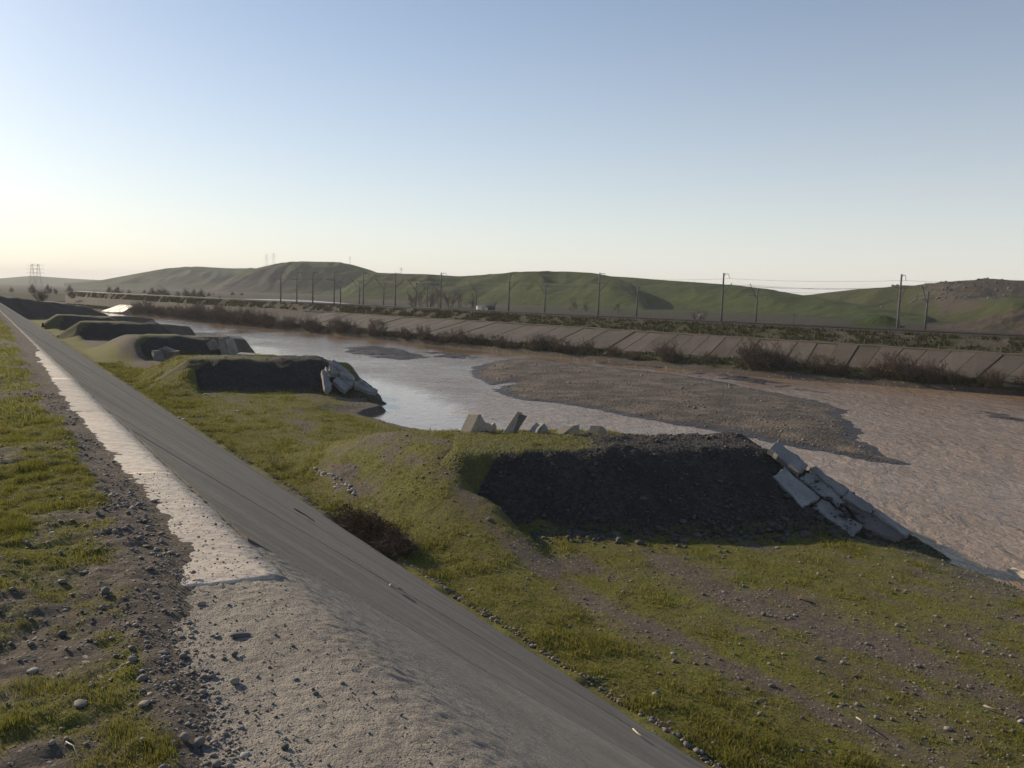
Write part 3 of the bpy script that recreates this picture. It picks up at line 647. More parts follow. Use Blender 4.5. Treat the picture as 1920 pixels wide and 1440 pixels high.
# ------------------------------------------------------------------ crest verge (earth, gravel and turf to the left of the slabs)
AE_T = [-10, 2, 3, 4.2, 4.8, 5.8, 7.5, 9, 11, 14, 18, 22, 25, 30, 40, 60, 200]; AE_A = [.66, .72, .76, .86, 0.98, 1.02, 1.06, 1.05, 1.03, 1.04, 1.08, 1.18, 1.26, 1.34, 1.38, 1.38, 1.38]
def verge_edge(t, a): return np.interp(t, AE_T, AE_A) + 0.06 * fbm(t * 1.4, a * 1.4, 4, 101) + 0.05 * fbm(t * 6, a * 6, 3, 102)
def verge_z(t, a):
    base = 9.30 + 0.045 * sstep(4.0, 5.6, t)
    e = verge_edge(t, a) - a
    far = np.clip(1 - 0.0 * t, 0, 1)
    lump = 0.055 * fbm(t * 1.1, a * 1.5, 3, 103) + 0.040 * np.abs(fbm(t * 3.2, a * 3.2, 3, 104)) + 0.014 * fbm(t * 11, a * 11, 3, 105) + 0.005 * fbm(t * 34, a * 34, 2, 106)
    return base + np.clip(e * 0.16, -0.2, 0.035) + lump * sstep(-0.05, 0.35, e) + 0.006 * fbm(t * 15, a * 15, 3, 107) - 0.01, e
def verge_grass(t, a, e):
    g = 0.50 + 0.7 * fbm(t * 0.75, a * 1.1, 3, 111) + 0.62 * fbm(t * 3.0, a * 3.2, 4, 112)
    g = g + 0.17 * sstep(5.8, 3.6, t) + 0.10 * sstep(5, 9, t) + 0.2 * sstep(12, 20, t)
    return np.clip(g - 1.3 * sstep(0.34, 0.05, e - 0.12 * fbm(t * 1.2, a, 3, 113)) + 0.12 * sstep(0.5, 0.9, e), 0, 1)
tv = np.concatenate([np.arange(-10, 2, 0.25), np.arange(2, 9, 0.022), np.arange(9, 20, 0.06), np.arange(20, 60, 0.25), np.arange(60, 330, 2.0)])
av = np.concatenate([np.linspace(-7, -0.7, 24), np.arange(-0.66, 1.5, 0.022)])
T_, A_ = np.meshgrid(tv, av, indexing='ij'); Z_, Ev = verge_z(T_, A_)
Z_ = np.where(A_ > 1.46, 9.1, Z_)
o = obj_np('crest_verge', WA(T_, A_, Z_).reshape(-1, 3), grid_faces(len(tv), len(av))[:, ::-1], M_verge, attrs={'grass': verge_grass(T_, A_, Ev)}); tag(o, kind='structure')

# ================================================================== GROYNES
spur_words = ['nearest dark gravel groyne with five concrete slabs on its near flank', 'second gravel groyne, tilted slabs heaped on its nose beside the bay', 'third gravel groyne with a fan of leaning slabs at its nose',
              'fourth gravel groyne, sawtoothed slab tip reaching the bright water', 'fifth low gravel groyne, second from the far end of the row', 'farthest and tallest earth groyne running down from the dike crest']
SPUR_CUTS = []
def spur_grass(s, t, a, AL, FR):
    q = 1.5 * fbm(t / 1.5, a / 1.5, 3, 122)
    if s is SPURS[-1]: return 0.15 * sstep(6, 2, AL)
    if s is not SPURS[0]:
        return 0.62 * sstep(0.75 * s['L'], 0.5 * s['L'], AL + q) * sstep(0.6, -0.3, FR + 0.3 * q - 5.0 * sstep(2.5, -1.0, AL))
    return 0.9 * sstep(8.5, 5.0, AL + q) * sstep(0.5, -0.3, FR + 0.3 * q - 4.5 * sstep(2.2, -1.0, AL))
def build_spur(i, cut=None):
    s = SPURS[i]; res = [0.13, 0.3, 0.45, 0.6, 0.7, 0.9][i]; Q = s['Q']
    t_ = np.arange(Q[:, 0].min() - 9, Q[:, 0].max() + 34, res); a_ = np.arange(max(Q[:, 1].min() - 9, 13.4 if i < 5 else 4.0), Q[:, 1].max() + 9, res)
    t, a = np.meshgrid(t_, a_, indexing='ij')
    z, AL, FR = spur_height(s, t, a)
    z = z + 0.03 * fbm(t * 2.5, a * 2.5, 3, 121)
    if cut is not None:
        pl0, pn, poly = cut; p = WA(t, a, z)
        zp = pl0[2] - ((p[:, :, 0] - pl0[0]) * pn[0] + (p[:, :, 1] - pl0[1]) * pn[1]) / pn[2]
        ins = sd_poly(p[:, :, 0], p[:, :, 1], poly) > -0.1
        z = np.where(ins, np.minimum(z, zp - 0.10), z)
    zpl, d = plain_height(t, a); keep = (z > zpl - 0.35) & (z > -0.5)
    f = grid_faces(len(t_), len(a_), keep); v, f, us = compact(WA(t, a, z).reshape(-1, 3), f)
    gr = spur_grass(s, t, a, AL, FR) + 0.5 * sstep(1.9, 1.2, z) * sstep(1, 3, FR)
    gr = np.clip(gr, 0, 1).reshape(-1)[us]
    o = obj_np('gravel_groyne', v, f[:, ::-1], M_spur, attrs={'grass': gr, 'wet': np.zeros(len(v))})
    tag(o, spur_words[i], 'groyne', 'gravel groynes along the near bank'); return o
def flank_plane(i):
    s = SPURS[i]; e = W(s['Q'][-1, 0], s['Q'][-1, 1], s['z1'])
    du = DD * s['u'][0] + NN * s['u'][1]; dn = DD * s['n'][0] + NN * s['n'][1]
    fall = dn * s['fl'] + np.array([0, 0, -1.0]); n = np.cross(du, fall); n /= np.linalg.norm(n)
    if n[2] < 0: n = -n
    return e, n, du, dn
def nose_plane(i, mixk):
    """plane between flank and nose"""
    s = SPURS[i]; e, n, du, dn = flank_plane(i)
    nn_ = du / s['ns'] + np.array([0, 0, 1.0]); nn_ /= np.linalg.norm(nn_)
    m = n * (1 - mixk) + nn_ * mixk; m /= np.linalg.norm(m); return e, m
def hit(x, y, p0, n):
    v = ray(x, y); k = ((p0 - ORI) @ n) / (v @ n); return ORI + v * k
def quad_slab(pix, p0, n, th, lift, mat, label, jig=0.055, group=None, name='concrete_slab'):
    """a thick slab whose top outline is seen at the given pixels on the plane"""
    c = [hit(x, y, p0 + n * lift, n) for x, y in pix]
    # subdivide the outline and chip it
    C = []; m = len(c)
    for i in range(m):
        a, b = c[i], c[(i + 1) % m]
        for k in range(6):
            p = a + (b - a) * k / 6.0
            if k: p = p + (np.array([random.uniform(-1, 1), random.uniform(-1, 1), random.uniform(-1, 1)]) * jig)
            C.append(p)
    k = len(C); cen = sum(C) / k
    bev = [p + (cen - p) / np.linalg.norm(cen - p) * 0.035 for p in C]
    V = bev + [p - n * 0.03 for p in C] + [p - n * th for p in C]
    F = [tuple(range(k))] + [(i, k + i, k + (i + 1) % k, (i + 1) % k) for i in range(k)] + [(k + i, 2 * k + i, 2 * k + (i + 1) % k, k + (i + 1) % k) for i in range(k)] + [tuple(2 * k + i for i in range(k))[::-1]]
    base = Vector(cen - n * th); V = [Vector(p) - base for p in V]
    o = obj_poly(name, V, F, mat); o.location = base
    import bmesh
    bm = bmesh.new(); bm.from_mesh(o.data); bmesh.ops.recalc_face_normals(bm, faces=bm.faces); bm.to_mesh(o.data); bm.free()
    tag(o, label, 'concrete slab', group); return np.array([p[:2] for p in c])
GS1 = 'concrete slabs on the nearest groyne'
def z7(*pts): return [(1340 + x / 3.31, 760 + y / 3.31) for x, y in pts]
e, n, du, dn = flank_plane(0)
outline = [(1435, 838), (1465, 822), (1530, 880), (1592, 915), (1710, 995), (1700, 1020), (1600, 1008), (1520, 950), (1446, 893)]
build_spur(0, (e, n, np.array([hit(x, y, e, n)[:2] for x, y in outline])))
quad_slab(z7((335, 268), (392, 215), (582, 368), (520, 412)), e, n, 0.34, 0.34, M_slab, 'topmost pale slab at the upper corner of the nearest groyne', group=GS1)
quad_slab(z7((360, 438), (432, 380), (655, 572), (548, 632)), e, n, 0.30, 0.22, M_slab, 'large pale slab lying lowest left on the nearest groyne flank', group=GS1)
quad_slab(z7((528, 452), (606, 400), (822, 590), (800, 640), (690, 575)), e, n, 0.25, 0.03, M_slab, 'sunken middle slab between two proud slabs on nearest groyne', group=GS1)
quad_slab(z7((592, 392), (622, 372), (838, 520), (800, 565)), e, n, 0.25, 0.12, M_slab, 'darker slab along the river edge below the topmost slab', group=GS1)
quad_slab(z7((795, 572), (838, 524), (992, 632), (972, 668)), e, n, 0.25, 0.20, M_slab, 'short pale slab halfway down the groyne river edge', group=GS1)
quad_slab(z7((982, 668), (998, 636), (1222, 782), (1192, 812)), e, n, 0.25, 0.20, M_slab, 'long pale slab at the lower river end of nearest groyne', group=GS1)
quad_slab(z7((606, 630), (662, 578), (917, 742), (858, 818)), e, n, 0.30, 0.22, M_slab, 'pale slab in the bottom row, lowest on the nearest groyne', group=GS1)
quad_slab(z7((815, 610), (870, 608), (1130, 760), (1188, 822), (1120, 850), (935, 765)), e, n, 0.25, 0.06, M_muddyshade, 'mud covered dark slab between the two lowest pale slabs', group=GS1)
def z8(*pts): return [(560 + x / 9.0, 660 + y / 9.0) for x, y in pts]
GS2 = 'concrete slabs heaped on the second groyne'
e2, n2_ = nose_plane(1, 0.35)
outline2 = [(602, 690), (625, 672), (668, 708), (712, 735), (700, 742), (650, 735), (612, 735)]
build_spur(1, (e2, n2_, np.array([hit(x, y, e2, n2_)[:2] for x, y in outline2])))
quad_slab(z8((515, 190), (582, 125), (870, 330), (690, 300), (640, 250)), e2, n2_, 0.5, 0.75, M_slab, 'peaked top slab crowning the second groyne nose', group=GS2)
quad_slab(z8((690, 292), (860, 325), (955, 438), (925, 472), (700, 372)), e2, n2_, 0.5, 0.62, M_slab, 'grey slab sloping to the river just under the peaked slab', group=GS2)
quad_slab(z8((515, 252), (680, 262), (682, 352), (545, 356)), e2, n2_, 0.5, 0.50, M_slab, 'small square slab wedged under the peaked slab of second groyne', group=GS2)
quad_slab(z8((388, 312), (436, 288), (520, 430), (562, 590), (505, 672), (440, 612)), e2, n2_, 0.4, 0.45, M_slab, 'leftmost slab standing steeply against the second groyne', group=GS2)
quad_slab(z8((450, 250), (475, 250), (500, 350), (520, 430), (485, 370)), e2, n2_, 0.4, 0.5, M_slabtan, 'thin pale sunlit sliver of slab at top left of heap', group=GS2)
quad_slab(z8((578, 482), (650, 398), (862, 578), (790, 652)), e2, n2_, 0.4, 0.30, M_slab, 'lowest middle slab tilted on the second groyne heap', group=GS2)
quad_slab(z8((715, 418), (922, 482), (912, 562), (868, 575), (770, 490)), e2, n2_, 0.4, 0.34, M_slab, 'broad slab in the heart of the second groyne heap', group=GS2)
quad_slab(z8((942, 482), (1000, 490), (1340, 642), (1320, 682), (1190, 672), (940, 560)), e2, n2_, 0.35, 0.25, M_slab, 'long slab lying out to the water at second groyne tip', group=GS2)
quad_slab(z8((1010, 472), (1070, 470), (1210, 572), (1150, 560)), e2, n2_, 0.35, 0.42, M_slab, 'narrow slab edge poking up behind the tip slab', group=GS2)
for i in range(2, 6): build_spur(i)

# slabs leaning at the third groyne, a box-like block and two loose blocks
def chunk(name, loc, dims, rot, mat, label, cat, group=None, taper=0.0, jag=0.05, groove=False):
    dx, dy, dz = [q / 2 for q in dims]; n = 4
    me_v = []; F = []
    ring = [(-dx, -dy), (0, -dy), (dx, -dy), (dx, 0), (dx, dy), (0, dy if not groove else dy * 0.35), (-dx, dy), (-dx, 0)]
    lev = [0, 0.33, 0.66, 1.0]
    for li, l in enumerate(lev):
        for x, y in ring:
            sc = 1 - taper * l; j = jag * (1 if li in (1, 2) else 1.0)
            me_v.append((x * sc + random.uniform(-j, j), y * sc + random.uniform(-j, j), dz * 2 * l + (random.uniform(-2.5, 2.5) * j if li == 3 else 0)))
    m = len(ring)
    for li in range(3):
        for k in range(m): F.append((li * m + k, li * m + (k + 1) % m, (li + 1) * m + (k + 1) % m, (li + 1) * m + k))
    F.append(tuple(range(m))[::-1]); F.append(tuple(3 * m + k for k in range(m)))
    o = obj_poly(name, me_v, F, mat); o.location = loc; o.rotation_euler = rot
    tag(o, label, cat, group); return o
def on_spur(i, x, y):
    s = SPURS[i]; d = np.arange(10, 150, 0.05); v = ray(x, y); P = ORI + v * (d / math.hypot(v[0], v[1]))[:, None]
    t = P @ DD; a = P @ NN; z = np.maximum(spur_height(s, t, a)[0], plain_height(t, a)[0]); k = int(np.argmax(P[:, 2] <= z)); return P[k]
G3S = 'slabs leaning at the third groyne nose'
names3 = ['first leaning thin slab on the third groyne, nearest the bank', 'second thin slab leaning on the third groyne nose', 'third thin slab leaning on the third groyne nose', 'tall pointed slab standing at the third groyne nose', 'twin upright slab right beside the tall pointed one']
for k, (x, y, w_, h_, lean) in enumerate([(392, 655, 1.3, 3.0, -0.55), (404, 660, 1.4, 3.0, -0.6), (414, 663, 1.4, 2.8, -0.5), (427, 664, 1.6, 3.2, -0.15), (440, 664, 1.4, 3.0, -0.28)]):
    p = at(x, y, 1.6); p = W(TA(p)[0], TA(p)[1], 0.9)
    chunk('concrete_slab', p, (w_, 0.5, h_), (0.18, lean, -0.25 + 0.2 * k), M_slab, names3[k], 'concrete slab', G3S, taper=0.12, jag=0.05)
p = at(480, 669, 2.0)
chunk('concrete_block', W(TA(p)[0], TA(p)[1], 0.9), (5.0, 1.6, 1.5), (0, 0, -0.35), M_slab, 'long low rectangular concrete block lying right of leaning slabs', 'concrete block', jag=0.05)
p = at(299, 675, 1.0); chunk('concrete_block', W(*TA(p), 0.95), (1.5, 1.4, 1.35), (0.15, -0.25, 0.5), M_slab, 'smaller of two blocks lying alone on the grass', 'concrete block', taper=0.25, jag=0.09)
p = at(317, 675, 1.0); chunk('concrete_block', W(*TA(p), 0.95), (2.2, 1.5, 1.5), (0.05, 0.22, -0.2), M_muddyshade, 'larger dark tilted block of the pair on the grass', 'concrete block', taper=0.08, jag=0.08)
for k, (x, y, h_, r_) in enumerate([(283, 622, 2.6, -0.5), (293, 623, 3.0, -0.6), (303, 624, 2.6, -0.7)]):
    p = at(x, y, 0.8); chunk('concrete_slab', W(TA(p)[0] - 2, TA(p)[1], 0.4), (2.6, 0.6, h_ * 1.1), (0.2, r_, 0.1), M_slab,
        ['sawtooth slab on the fourth groyne tip, nearest the bank', 'middle sawtooth slab on the fourth groyne tip', 'sawtooth slab on the fourth groyne tip, nearest the river'][k], 'concrete slab', 'sawtooth slabs on the fourth groyne', taper=0.3)
# broken pieces standing along the back edge of the nearest groyne
def frag(pix_base, outline_px, depth, mat, label, side=None):
    """solid broken piece: outline seen from the plain, extruded away to its own depth"""
    p = None
    for dy in range(-2, 30):
        p = on_spur(0, pix_base[0], pix_base[1] + dy)
        if p[2] > 1.0: break
    fwd = np.array([p[0], p[1], 0]); fwd /= np.linalg.norm(fwd); sd_ = np.array([-0.55, 0.83, 0]) if side is None else np.array(side)
    c = [hit(x, y, p, -fwd) for x, y in outline_px]; k = len(c)
    zb = min(q[2] for q in c); c = [q if q[2] > zb + 0.25 else q * 1.0 - np.array([0, 0, max(0.0, q[2] - (p[2] - 0.25))]) for q in c]
    back = [q + sd_ * depth + np.array([0, 0, -0.04]) for q in c]
    V = [Vector(q - p) for q in c] + [Vector(q - p) for q in back]
    F = [tuple(range(k))[::-1], tuple(k + i for i in range(k))] + [(i, (i + 1) % k, k + (i + 1) % k, k + i) for i in range(k)]
    o = obj_poly('concrete_fragment', V, F, mat); o.location = p
    import bmesh
    bm = bmesh.new(); bm.from_mesh(o.data); bmesh.ops.recalc_face_normals(bm, faces=bm.faces)
    bmesh.ops.bevel(bm, geom=list(bm.edges), offset=0.025, segments=1, affect='EDGES'); bm.to_mesh(o.data); bm.free()
    tag(o, label, 'concrete fragment', 'broken concrete pieces standing on the nearest groyne')
def z6(*pts): return [(800 + x / 3.43, 740 + y / 3.43) for x, y in pts]
frag((905, 811), z6((272, 240), (335, 130), (348, 122), (372, 168), (382, 178), (418, 188), (424, 215), (405, 245)), 0.8, M_slabtan, 'leftmost standing fragment, dark wedge with a sunlit left side', (-0.75, 0.66, 0))
frag((928, 811), z6((412, 240), (424, 190), (440, 178), (452, 205), (450, 245)), 0.25, M_slabtan, 'small upright sliver right of the leftmost dark wedge')
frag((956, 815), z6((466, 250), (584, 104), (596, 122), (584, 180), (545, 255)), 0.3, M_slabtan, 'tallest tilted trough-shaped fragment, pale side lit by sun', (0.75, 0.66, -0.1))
frag((958, 815), z6((545, 255), (584, 180), (598, 124), (650, 136), (590, 225)), 0.35, M_muddyshade, 'dark shaded side of the tallest fragment, shade put in its colour')  # dark concrete paints the shade on the tallest fragment's right side
frag((1014, 815), z6((668, 250), (690, 225), (725, 215), (758, 183), (778, 210), (800, 250)), 0.7, M_slab, 'grey peaked fragment, third clump from the left')
frag((1066, 815), z6((822, 252), (850, 225), (945, 198), (985, 194), (988, 255)), 0.6, M_slabtan, 'low wide tan fragment right of the grey peak', (-0.8, 0.6, 0))
frag((1102, 816), z6((1012, 258), (1030, 232), (1070, 256)), 0.5, M_slab, 'tiny low fragment between the two tan fragments')
frag((1131, 816), z6((1092, 258), (1116, 198), (1150, 215), (1182, 240), (1182, 260)), 0.6, M_slabtan, 'rightmost tan fragment with a pointed corner', (-0.8, 0.6, 0))
# pale beams by the water
def beam(a, b, za, zb, w_, h_, mat, label):
    A = at(*a, za); B = at(*b, zb); d = Vector(B - A); c = (A + B) / 2
    o = chunk('concrete_beam', c - np.array([0, 0, 0.0]), (d.length, w_, h_), (0, -math.asin(d.z / d.length), math.atan2(d.y, d.x)), mat, label, 'beam', jag=0.02); return o
beam((1706, 1002), (1750, 1019), 0.55, 0.15, 0.35, 0.16, M_paleplank, 'thin pale beam at the water beside the groyne tip')
beam((1893, 1072), (1945, 1092), 0.12, 0.12, 0.3, 0.16, M_paleplank, 'pale beam lying at the waterline by the right edge')

# ================================================================== FAR BANK THINGS
cs = np.concatenate([[0], np.cumsum(np.linalg.norm(np.diff(L_top[:, :2], axis=0), axis=1))])
def along(L, s): return np.array([np.interp(s, cs, L[:, k]) for k in range(3)])
def s_of_x(x): return float(np.interp(-x, -FX, cs))
frev = empty('far_revetment', along(L_bot, s_of_x(1600))); tag(frev, 'brown sloping concrete panel revetment on the opposite river bank', 'revetment')
FINV = Matrix.Translation(-Vector(frev.location))
LBD = np.stack([np.interp(np.linspace(0, len(L_bot) - 1, 12000), np.arange(len(L_bot)), L_bot[:, k]) for k in range(3)], -1)
s = s_of_x(2300); s_end = s_of_x(620); cnt = 0
while s < s_end:
    w_ = 3.3; g_ = 0.10
    b0, b1 = along(L_top, s + g_), along(L_top, s + w_ - g_ * 0.4)
    a0, a1 = [LBD[int(np.argmin(np.sum((LBD[:, :2] - q[:2]) ** 2, axis=1)))] for q in (b0, b1)]
    # joints run slantwise, as seen: shift the foot forward
    sk = 0.0
    n = np.cross(a1 - a0, b0 - a0); n /= np.linalg.norm(n)
    if n[2] < 0: n = -n
    dz = random.uniform(-0.11, 0.06); c = [p + n * dz for p in (a0, a1, b1, b0)]
    V = c + [p - n * 0.3 for p in c]
    o = obj_poly('panel', V, [(0, 1, 2, 3), (4, 7, 6, 5), (0, 4, 5, 1), (1, 5, 6, 2), (2, 6, 7, 3), (3, 7, 4, 0)], M_frev); o.parent = frev; o.matrix_parent_inverse = FINV
    s += w_; cnt += 1
V = []; 
for sx in np.arange(s_of_x(2300), s_of_x(560), 3.0):
    p = along(L_top, sx); i = min(int(np.searchsorted(cs, sx)), len(out_dir) - 1); d = out_dir[i]
    V.append([p + UZ * 0.02, p + UZ * 0.2, p + d * 0.45 + UZ * 0.2, p + d * 0.45 + UZ * 0.02])
V = np.array(V); o = obj_np('coping', V.reshape(-1, 3), grid_faces(V.shape[0], 4), mat_concrete('coping_concrete', (0.16, 0.135, 0.10), (0.20, 0.165, 0.125), (0.10, 0.08, 0.06), 0.5, 0.02), smooth=False); o.parent = frev; o.matrix_parent_inverse = FINV
# fence posts
pm = MB(); pm.box((0, 0, 0.5), (0.12, 0.12, 1.0)); pm.box((0, 0, 1.03), (0.08, 0.08, 0.06)); pme = pm.mesh('fence_post', M_frev)
for k, sx in enumerate(np.arange(s_of_x(2000), s_of_x(1150), 2.7)):
    i = min(int(np.searchsorted(cs, sx)), len(out_dir) - 1); p = along(L_top, sx) + out_dir[i] * 1.8
    o = link(bpy.data.objects.new('fence_post', pme)); o.location = (p[0], p[1], 4.6); o.rotation_euler = (random.uniform(-.06, .06), random.uniform(-.06, .06), random.uniform(0, 1))
    tag(o, 'short concrete fence post in the row above the far revetment', 'fence post', 'fence posts above the far revetment')

# railway: ballast and rails
trk = empty('railway_track', along(L_rai, s_of_x(1300))); tag(trk, 'dark railway track line along the top of the opposite embankment', 'railway track')
TINV = Matrix.Translation(-Vector(trk.location))
iv = range(0, len(L_rai), 2)
for off in (1.2, 2.72, 5.4, 6.92):
    m_ = MB(); m_.tube([L_rai[i] + out_dir[i] * off + UZ * 0.22 for i in iv], 0.09, 4); o = m_.build('rail', M_rail, trk); o.matrix_parent_inverse = TINV
BR = np.stack([np.stack([L_rai[i] + out_dir[i] * q + UZ * z for q, z in ((-0.3, -0.3), (0.5, 0.1), (7.6, 0.1), (8.4, -0.3))]) for i in iv])
o = obj_np('ballast', BR.reshape(-1, 3), grid_faces(BR.shape[0], 4), M_spur, trk, attrs={'grass': np.zeros(BR.shape[0] * 4), 'wet': np.zeros(BR.shape[0] * 4)}); o.matrix_parent_inverse = TINV

# catenary poles
def pole_dir(x): i = int(np.argmin(abs(FX - x))); return out_dir[i]
def make_tall():
    r = empty('catenary_pole')
    m = MB(); m.tube([(0, 0, -0.4), (0, 0, 3), (0, 0, 6.5), (0, 0, 9.7)], [0.23, 0.20, 0.17, 0.14], 8); m.build('pole_shaft', M_pole, r, True)
    m = MB(); m.tube([(0, 0, 9.55), (1.6, 0, 9.6)], 0.05, 4); m.tube([(1.6, 0, 9.6), (2.0, 0, 8.7)], 0.04, 4); m.tube([(0, 0, 8.9), (0.8, 0, 9.57)], 0.03, 4); m.build('top_bracket', M_steel, r)
    m = MB(); m.tube([(0.1, 0, 5.6), (2.9, 0, 7.9)], 0.075, 5); m.tube([(0.1, 0, 7.4), (2.4, 0, 7.45)], 0.045, 4); m.build('cantilever', M_steel, r)
    m = MB(); m.tube([(0, 0, 7.3), (-2.6, 0, 7.5)], 0.06, 4); m.tube([(-1.6, 0, 7.45), (-1.65, 0, 6.6)], 0.03, 4); m.build('feeder_arm', M_steel, r)
    m = MB(); m.tube([(0, 0, 5.0), (0, 0, 5.15)], 0.26, 8); m.tube([(0, 0, 7.3), (0, 0, 7.5)], 0.24, 8); m.build('clamp', M_steel, r)
    return r
def make_short():
    r = empty('catenary_pole')
    m = MB(); m.tube([(0, 0, -0.4), (0, 0, 3.5), (0, 0, 7.1)], [0.21, 0.18, 0.15], 8); m.build('pole_shaft', M_pole, r, True)
    m = MB(); m.tube([(0, 0, 4.9), (-3.1, 0, 8.0)], 0.07, 5); m.tube([(0, 0, 5.7), (-3.3, 0, 5.6)], 0.04, 4); m.build('cantilever', M_steel, r)
    m = MB(); m.tube([(0, 0, 7.0), (1.0, 0, 6.95)], 0.06, 4); m.tube([(0.9, 0, 6.95), (0.9, 0, 6.2)], 0.04, 4); m.tube([(-2.9, 0, 7.85), (0, 0, 7.0)], 0.025, 4); m.build('insulator_arm', M_steel, r)
    return r
TALL = [(2040, 637), (1682, 622), (1352, 607.5), (1121, 596.5), (953, 588), (826, 582), (741, 577.5), (681, 574.5), (632, 572), (592, 570), (560, 568.5), (530, 567)]
SHORT = [(2100, 637), (1734, 620), (1417, 606), (1193, 596), (1021, 588), (893, 582), (801, 577.5), (728, 574), (672, 571.5), (625, 569), (590, 567.5)]
ordn = ['first', 'second', 'third', 'fourth', 'fifth', 'sixth', 'seventh', 'eighth', 'ninth', 'tenth', 'eleventh', 'twelfth']
tp = make_tall(); sp_ = make_short(); tall_pos = []; short_pos = []
for k, (x, y) in enumerate(TALL):
    o = tp if k == 0 else copy_tree(tp); d = pole_dir(min(x, 2490)); i = int(np.argmin(abs(FX - x)))
    b = at(x, y, 6.4); 
    if x < 640: b = L_rai[i] - d * 0.6
    dist = math.hypot(b[0], b[1]); o.location = (b[0], b[1], 6.4); o.rotation_euler = (random.uniform(-.008, .008), random.uniform(0.0, .022), math.atan2(d[1], d[0]))
    tall_pos.append((b, d))
    lab = 'tall concrete railway pole nearest the camera, beyond the right edge' if k == 0 else ('%s tall concrete railway pole counted from the right edge of picture' % ordn[k - 1])
    tag(o, lab, 'railway pole', 'tall poles on the river side of the railway')
for k, (x, y) in enumerate(SHORT):
    o = sp_ if k == 0 else copy_tree(sp_); i = int(np.argmin(abs(FX - x))); d = out_dir[i]
    b = at(x, y, 6.4)
    if x < 760: b = L_rai[i] + d * 9.0
    o.location = (b[0], b[1], 6.4); o.rotation_euler = (random.uniform(-.008, .008), random.uniform(0, .02), math.atan2(d[1], d[0])); short_pos.append((b, d))
    lab = 'shorter railway pole behind the track, beyond the right edge' if k == 0 else ('%s shorter railway pole behind the track from the right edge' % ordn[k - 1])
    tag(o, lab, 'railway pole', 'shorter poles behind the railway')
def wire(pos, off, h, sag, label):
    m = MB(); pts = []
    P = [np.array([b[0] + d[0] * off, b[1] + d[1] * off, 6.4 + h]) for b, d in pos]
    P.insert(0, P[0] * 2 - P[1])
    for i in range(len(P) - 1):
        for k in range(8):
            u = k / 8; q = P[i] + (P[i + 1] - P[i]) * u; q = q - UZ * sag * 4 * u * (1 - u); pts.append(q)
    pts.append(P[-1]); m.tube(pts, 0.022, 3, False); o = m.build('overhead_wire', M_wire); tag(o, label, 'wire')
wire(tall_pos, 2.0, 8.7, 0.35, 'highest overhead wire hanging from the tall pole tops')
wire(tall_pos, 2.6, 7.6, 0.6, 'sagging carrier wire on the arms of the tall poles')
wire(tall_pos, 2.2, 6.3, 0.05, 'taut contact wire below the tall pole arms')
wire(tall_pos, -2.5, 7.45, 0.5, 'feeder wire on the river side of the tall poles')
wire(short_pos, -2.8, 7.8, 0.6, 'sagging carrier wire on the arms of the shorter poles')
wire(short_pos, -3.2, 5.5, 0.05, 'taut contact wire along the shorter poles')
wire(short_pos, 0.9, 6.2, 0.4, 'feeder wire behind the shorter poles')

# trackside cabinet and hut
p = at(898, 583, 6.3); r = empty('trackside_cabinet', (p[0], p[1], 6.2)); tag(r, 'small white trackside cabinet beside the railway poles', 'cabinet')
m = MB(); m.box((0, 0, 0.7), (1.3, 0.8, 1.4), 0.5); m.build('body', M_white, r); m = MB(); m.box((0, 0, 1.44), (1.45, 0.95, 0.08), 0.5); m.build('lid', M_white, r)
m = MB(); m.box((0.14, -0.36, 0.7), (0.55, 0.06, 1.1), 0.5); m.build('door', M_white, r)
p = at(912, 583, 6.3); r = empty('trackside_hut', (p[0] + 1.0, p[1] + 2, 6.2)); tag(r, 'low dark hut just right of the white cabinet', 'hut')
m = MB(); m.box((0, 0, 0.6), (2.2, 1.6, 1.2), 0.4); m.build('wall', M_darkmetal, r)
m = MB(); m.add([(-1.3, -1.0, 1.2), (1.3, -1.0, 1.2), (1.3, 1.0, 1.2), (-1.3, 1.0, 1.2), (-1.3, 0, 1.65), (1.3, 0, 1.65)], [(0, 1, 5, 4), (2, 3, 4, 5), (0, 4, 3), (1, 2, 5), (3, 2, 1, 0)]); m.build('roof', M_darkmetal, r)
# small signal posts by the track
for x, y, h_, lab in [(1301, 602, 1.6, 'short dark marker post by the track near blossoming bush'), (1488, 607, 1.9, 'short dark marker post by the track, right of blossoming bush')]:
    p = at(x, y, 6.3); r = empty('marker_post', (p[0], p[1], 6.2)); tag(r, lab, 'marker post')
    m = MB(); m.tube([(0, 0, 0), (0, 0, h_)], 0.09, 6); m.build('post', M_darkmetal, r); m = MB(); m.box((0, 0, h_), (0.34, 0.10, 0.3), 0.5); m.build('plate', M_darkmetal, r)

# pylons and hill poles
def pylon(h, w):
    r = empty('lattice_pylon'); m = MB()
    def cor(z): k = w * (1 - 0.78 * z / h); return [(-k, -k, z), (k, -k, z), (k, k, z), (-k, k, z)]
    zs = [0, h * .28, h * .5, h * .68, h * .82, h]; C = [cor(z) for z in zs]; tr = h * 0.003
    for c0, c1 in zip(C[:-1], C[1:]):
        for k in range(4):
            m.tube([c0[k], c1[k]], tr, 3); m.tube([c0[k], c1[(k + 1) % 4]], tr * .7, 3); m.tube([c0[(k + 1) % 4], c1[k]], tr * .7, 3); m.tube([c1[k], c1[(k + 1) % 4]], tr * .7, 3)
    m.build('tower', M_steel, r)
    for z in (0.62, 0.78, 0.94):
        m = MB(); q = w * 1.9; m.tube([(-q, 0, h * z), (q, 0, h * z)], tr, 4); m.tube([(-q, 0, h * z), (0, 0, h * (z + 0.05))], tr * .7, 3); m.tube([(q, 0, h * z), (0, 0, h * (z + 0.05))], tr * .7, 3)
        m.build('crossarm', M_steel, r)
    return r
py = pylon(30, 3.6)
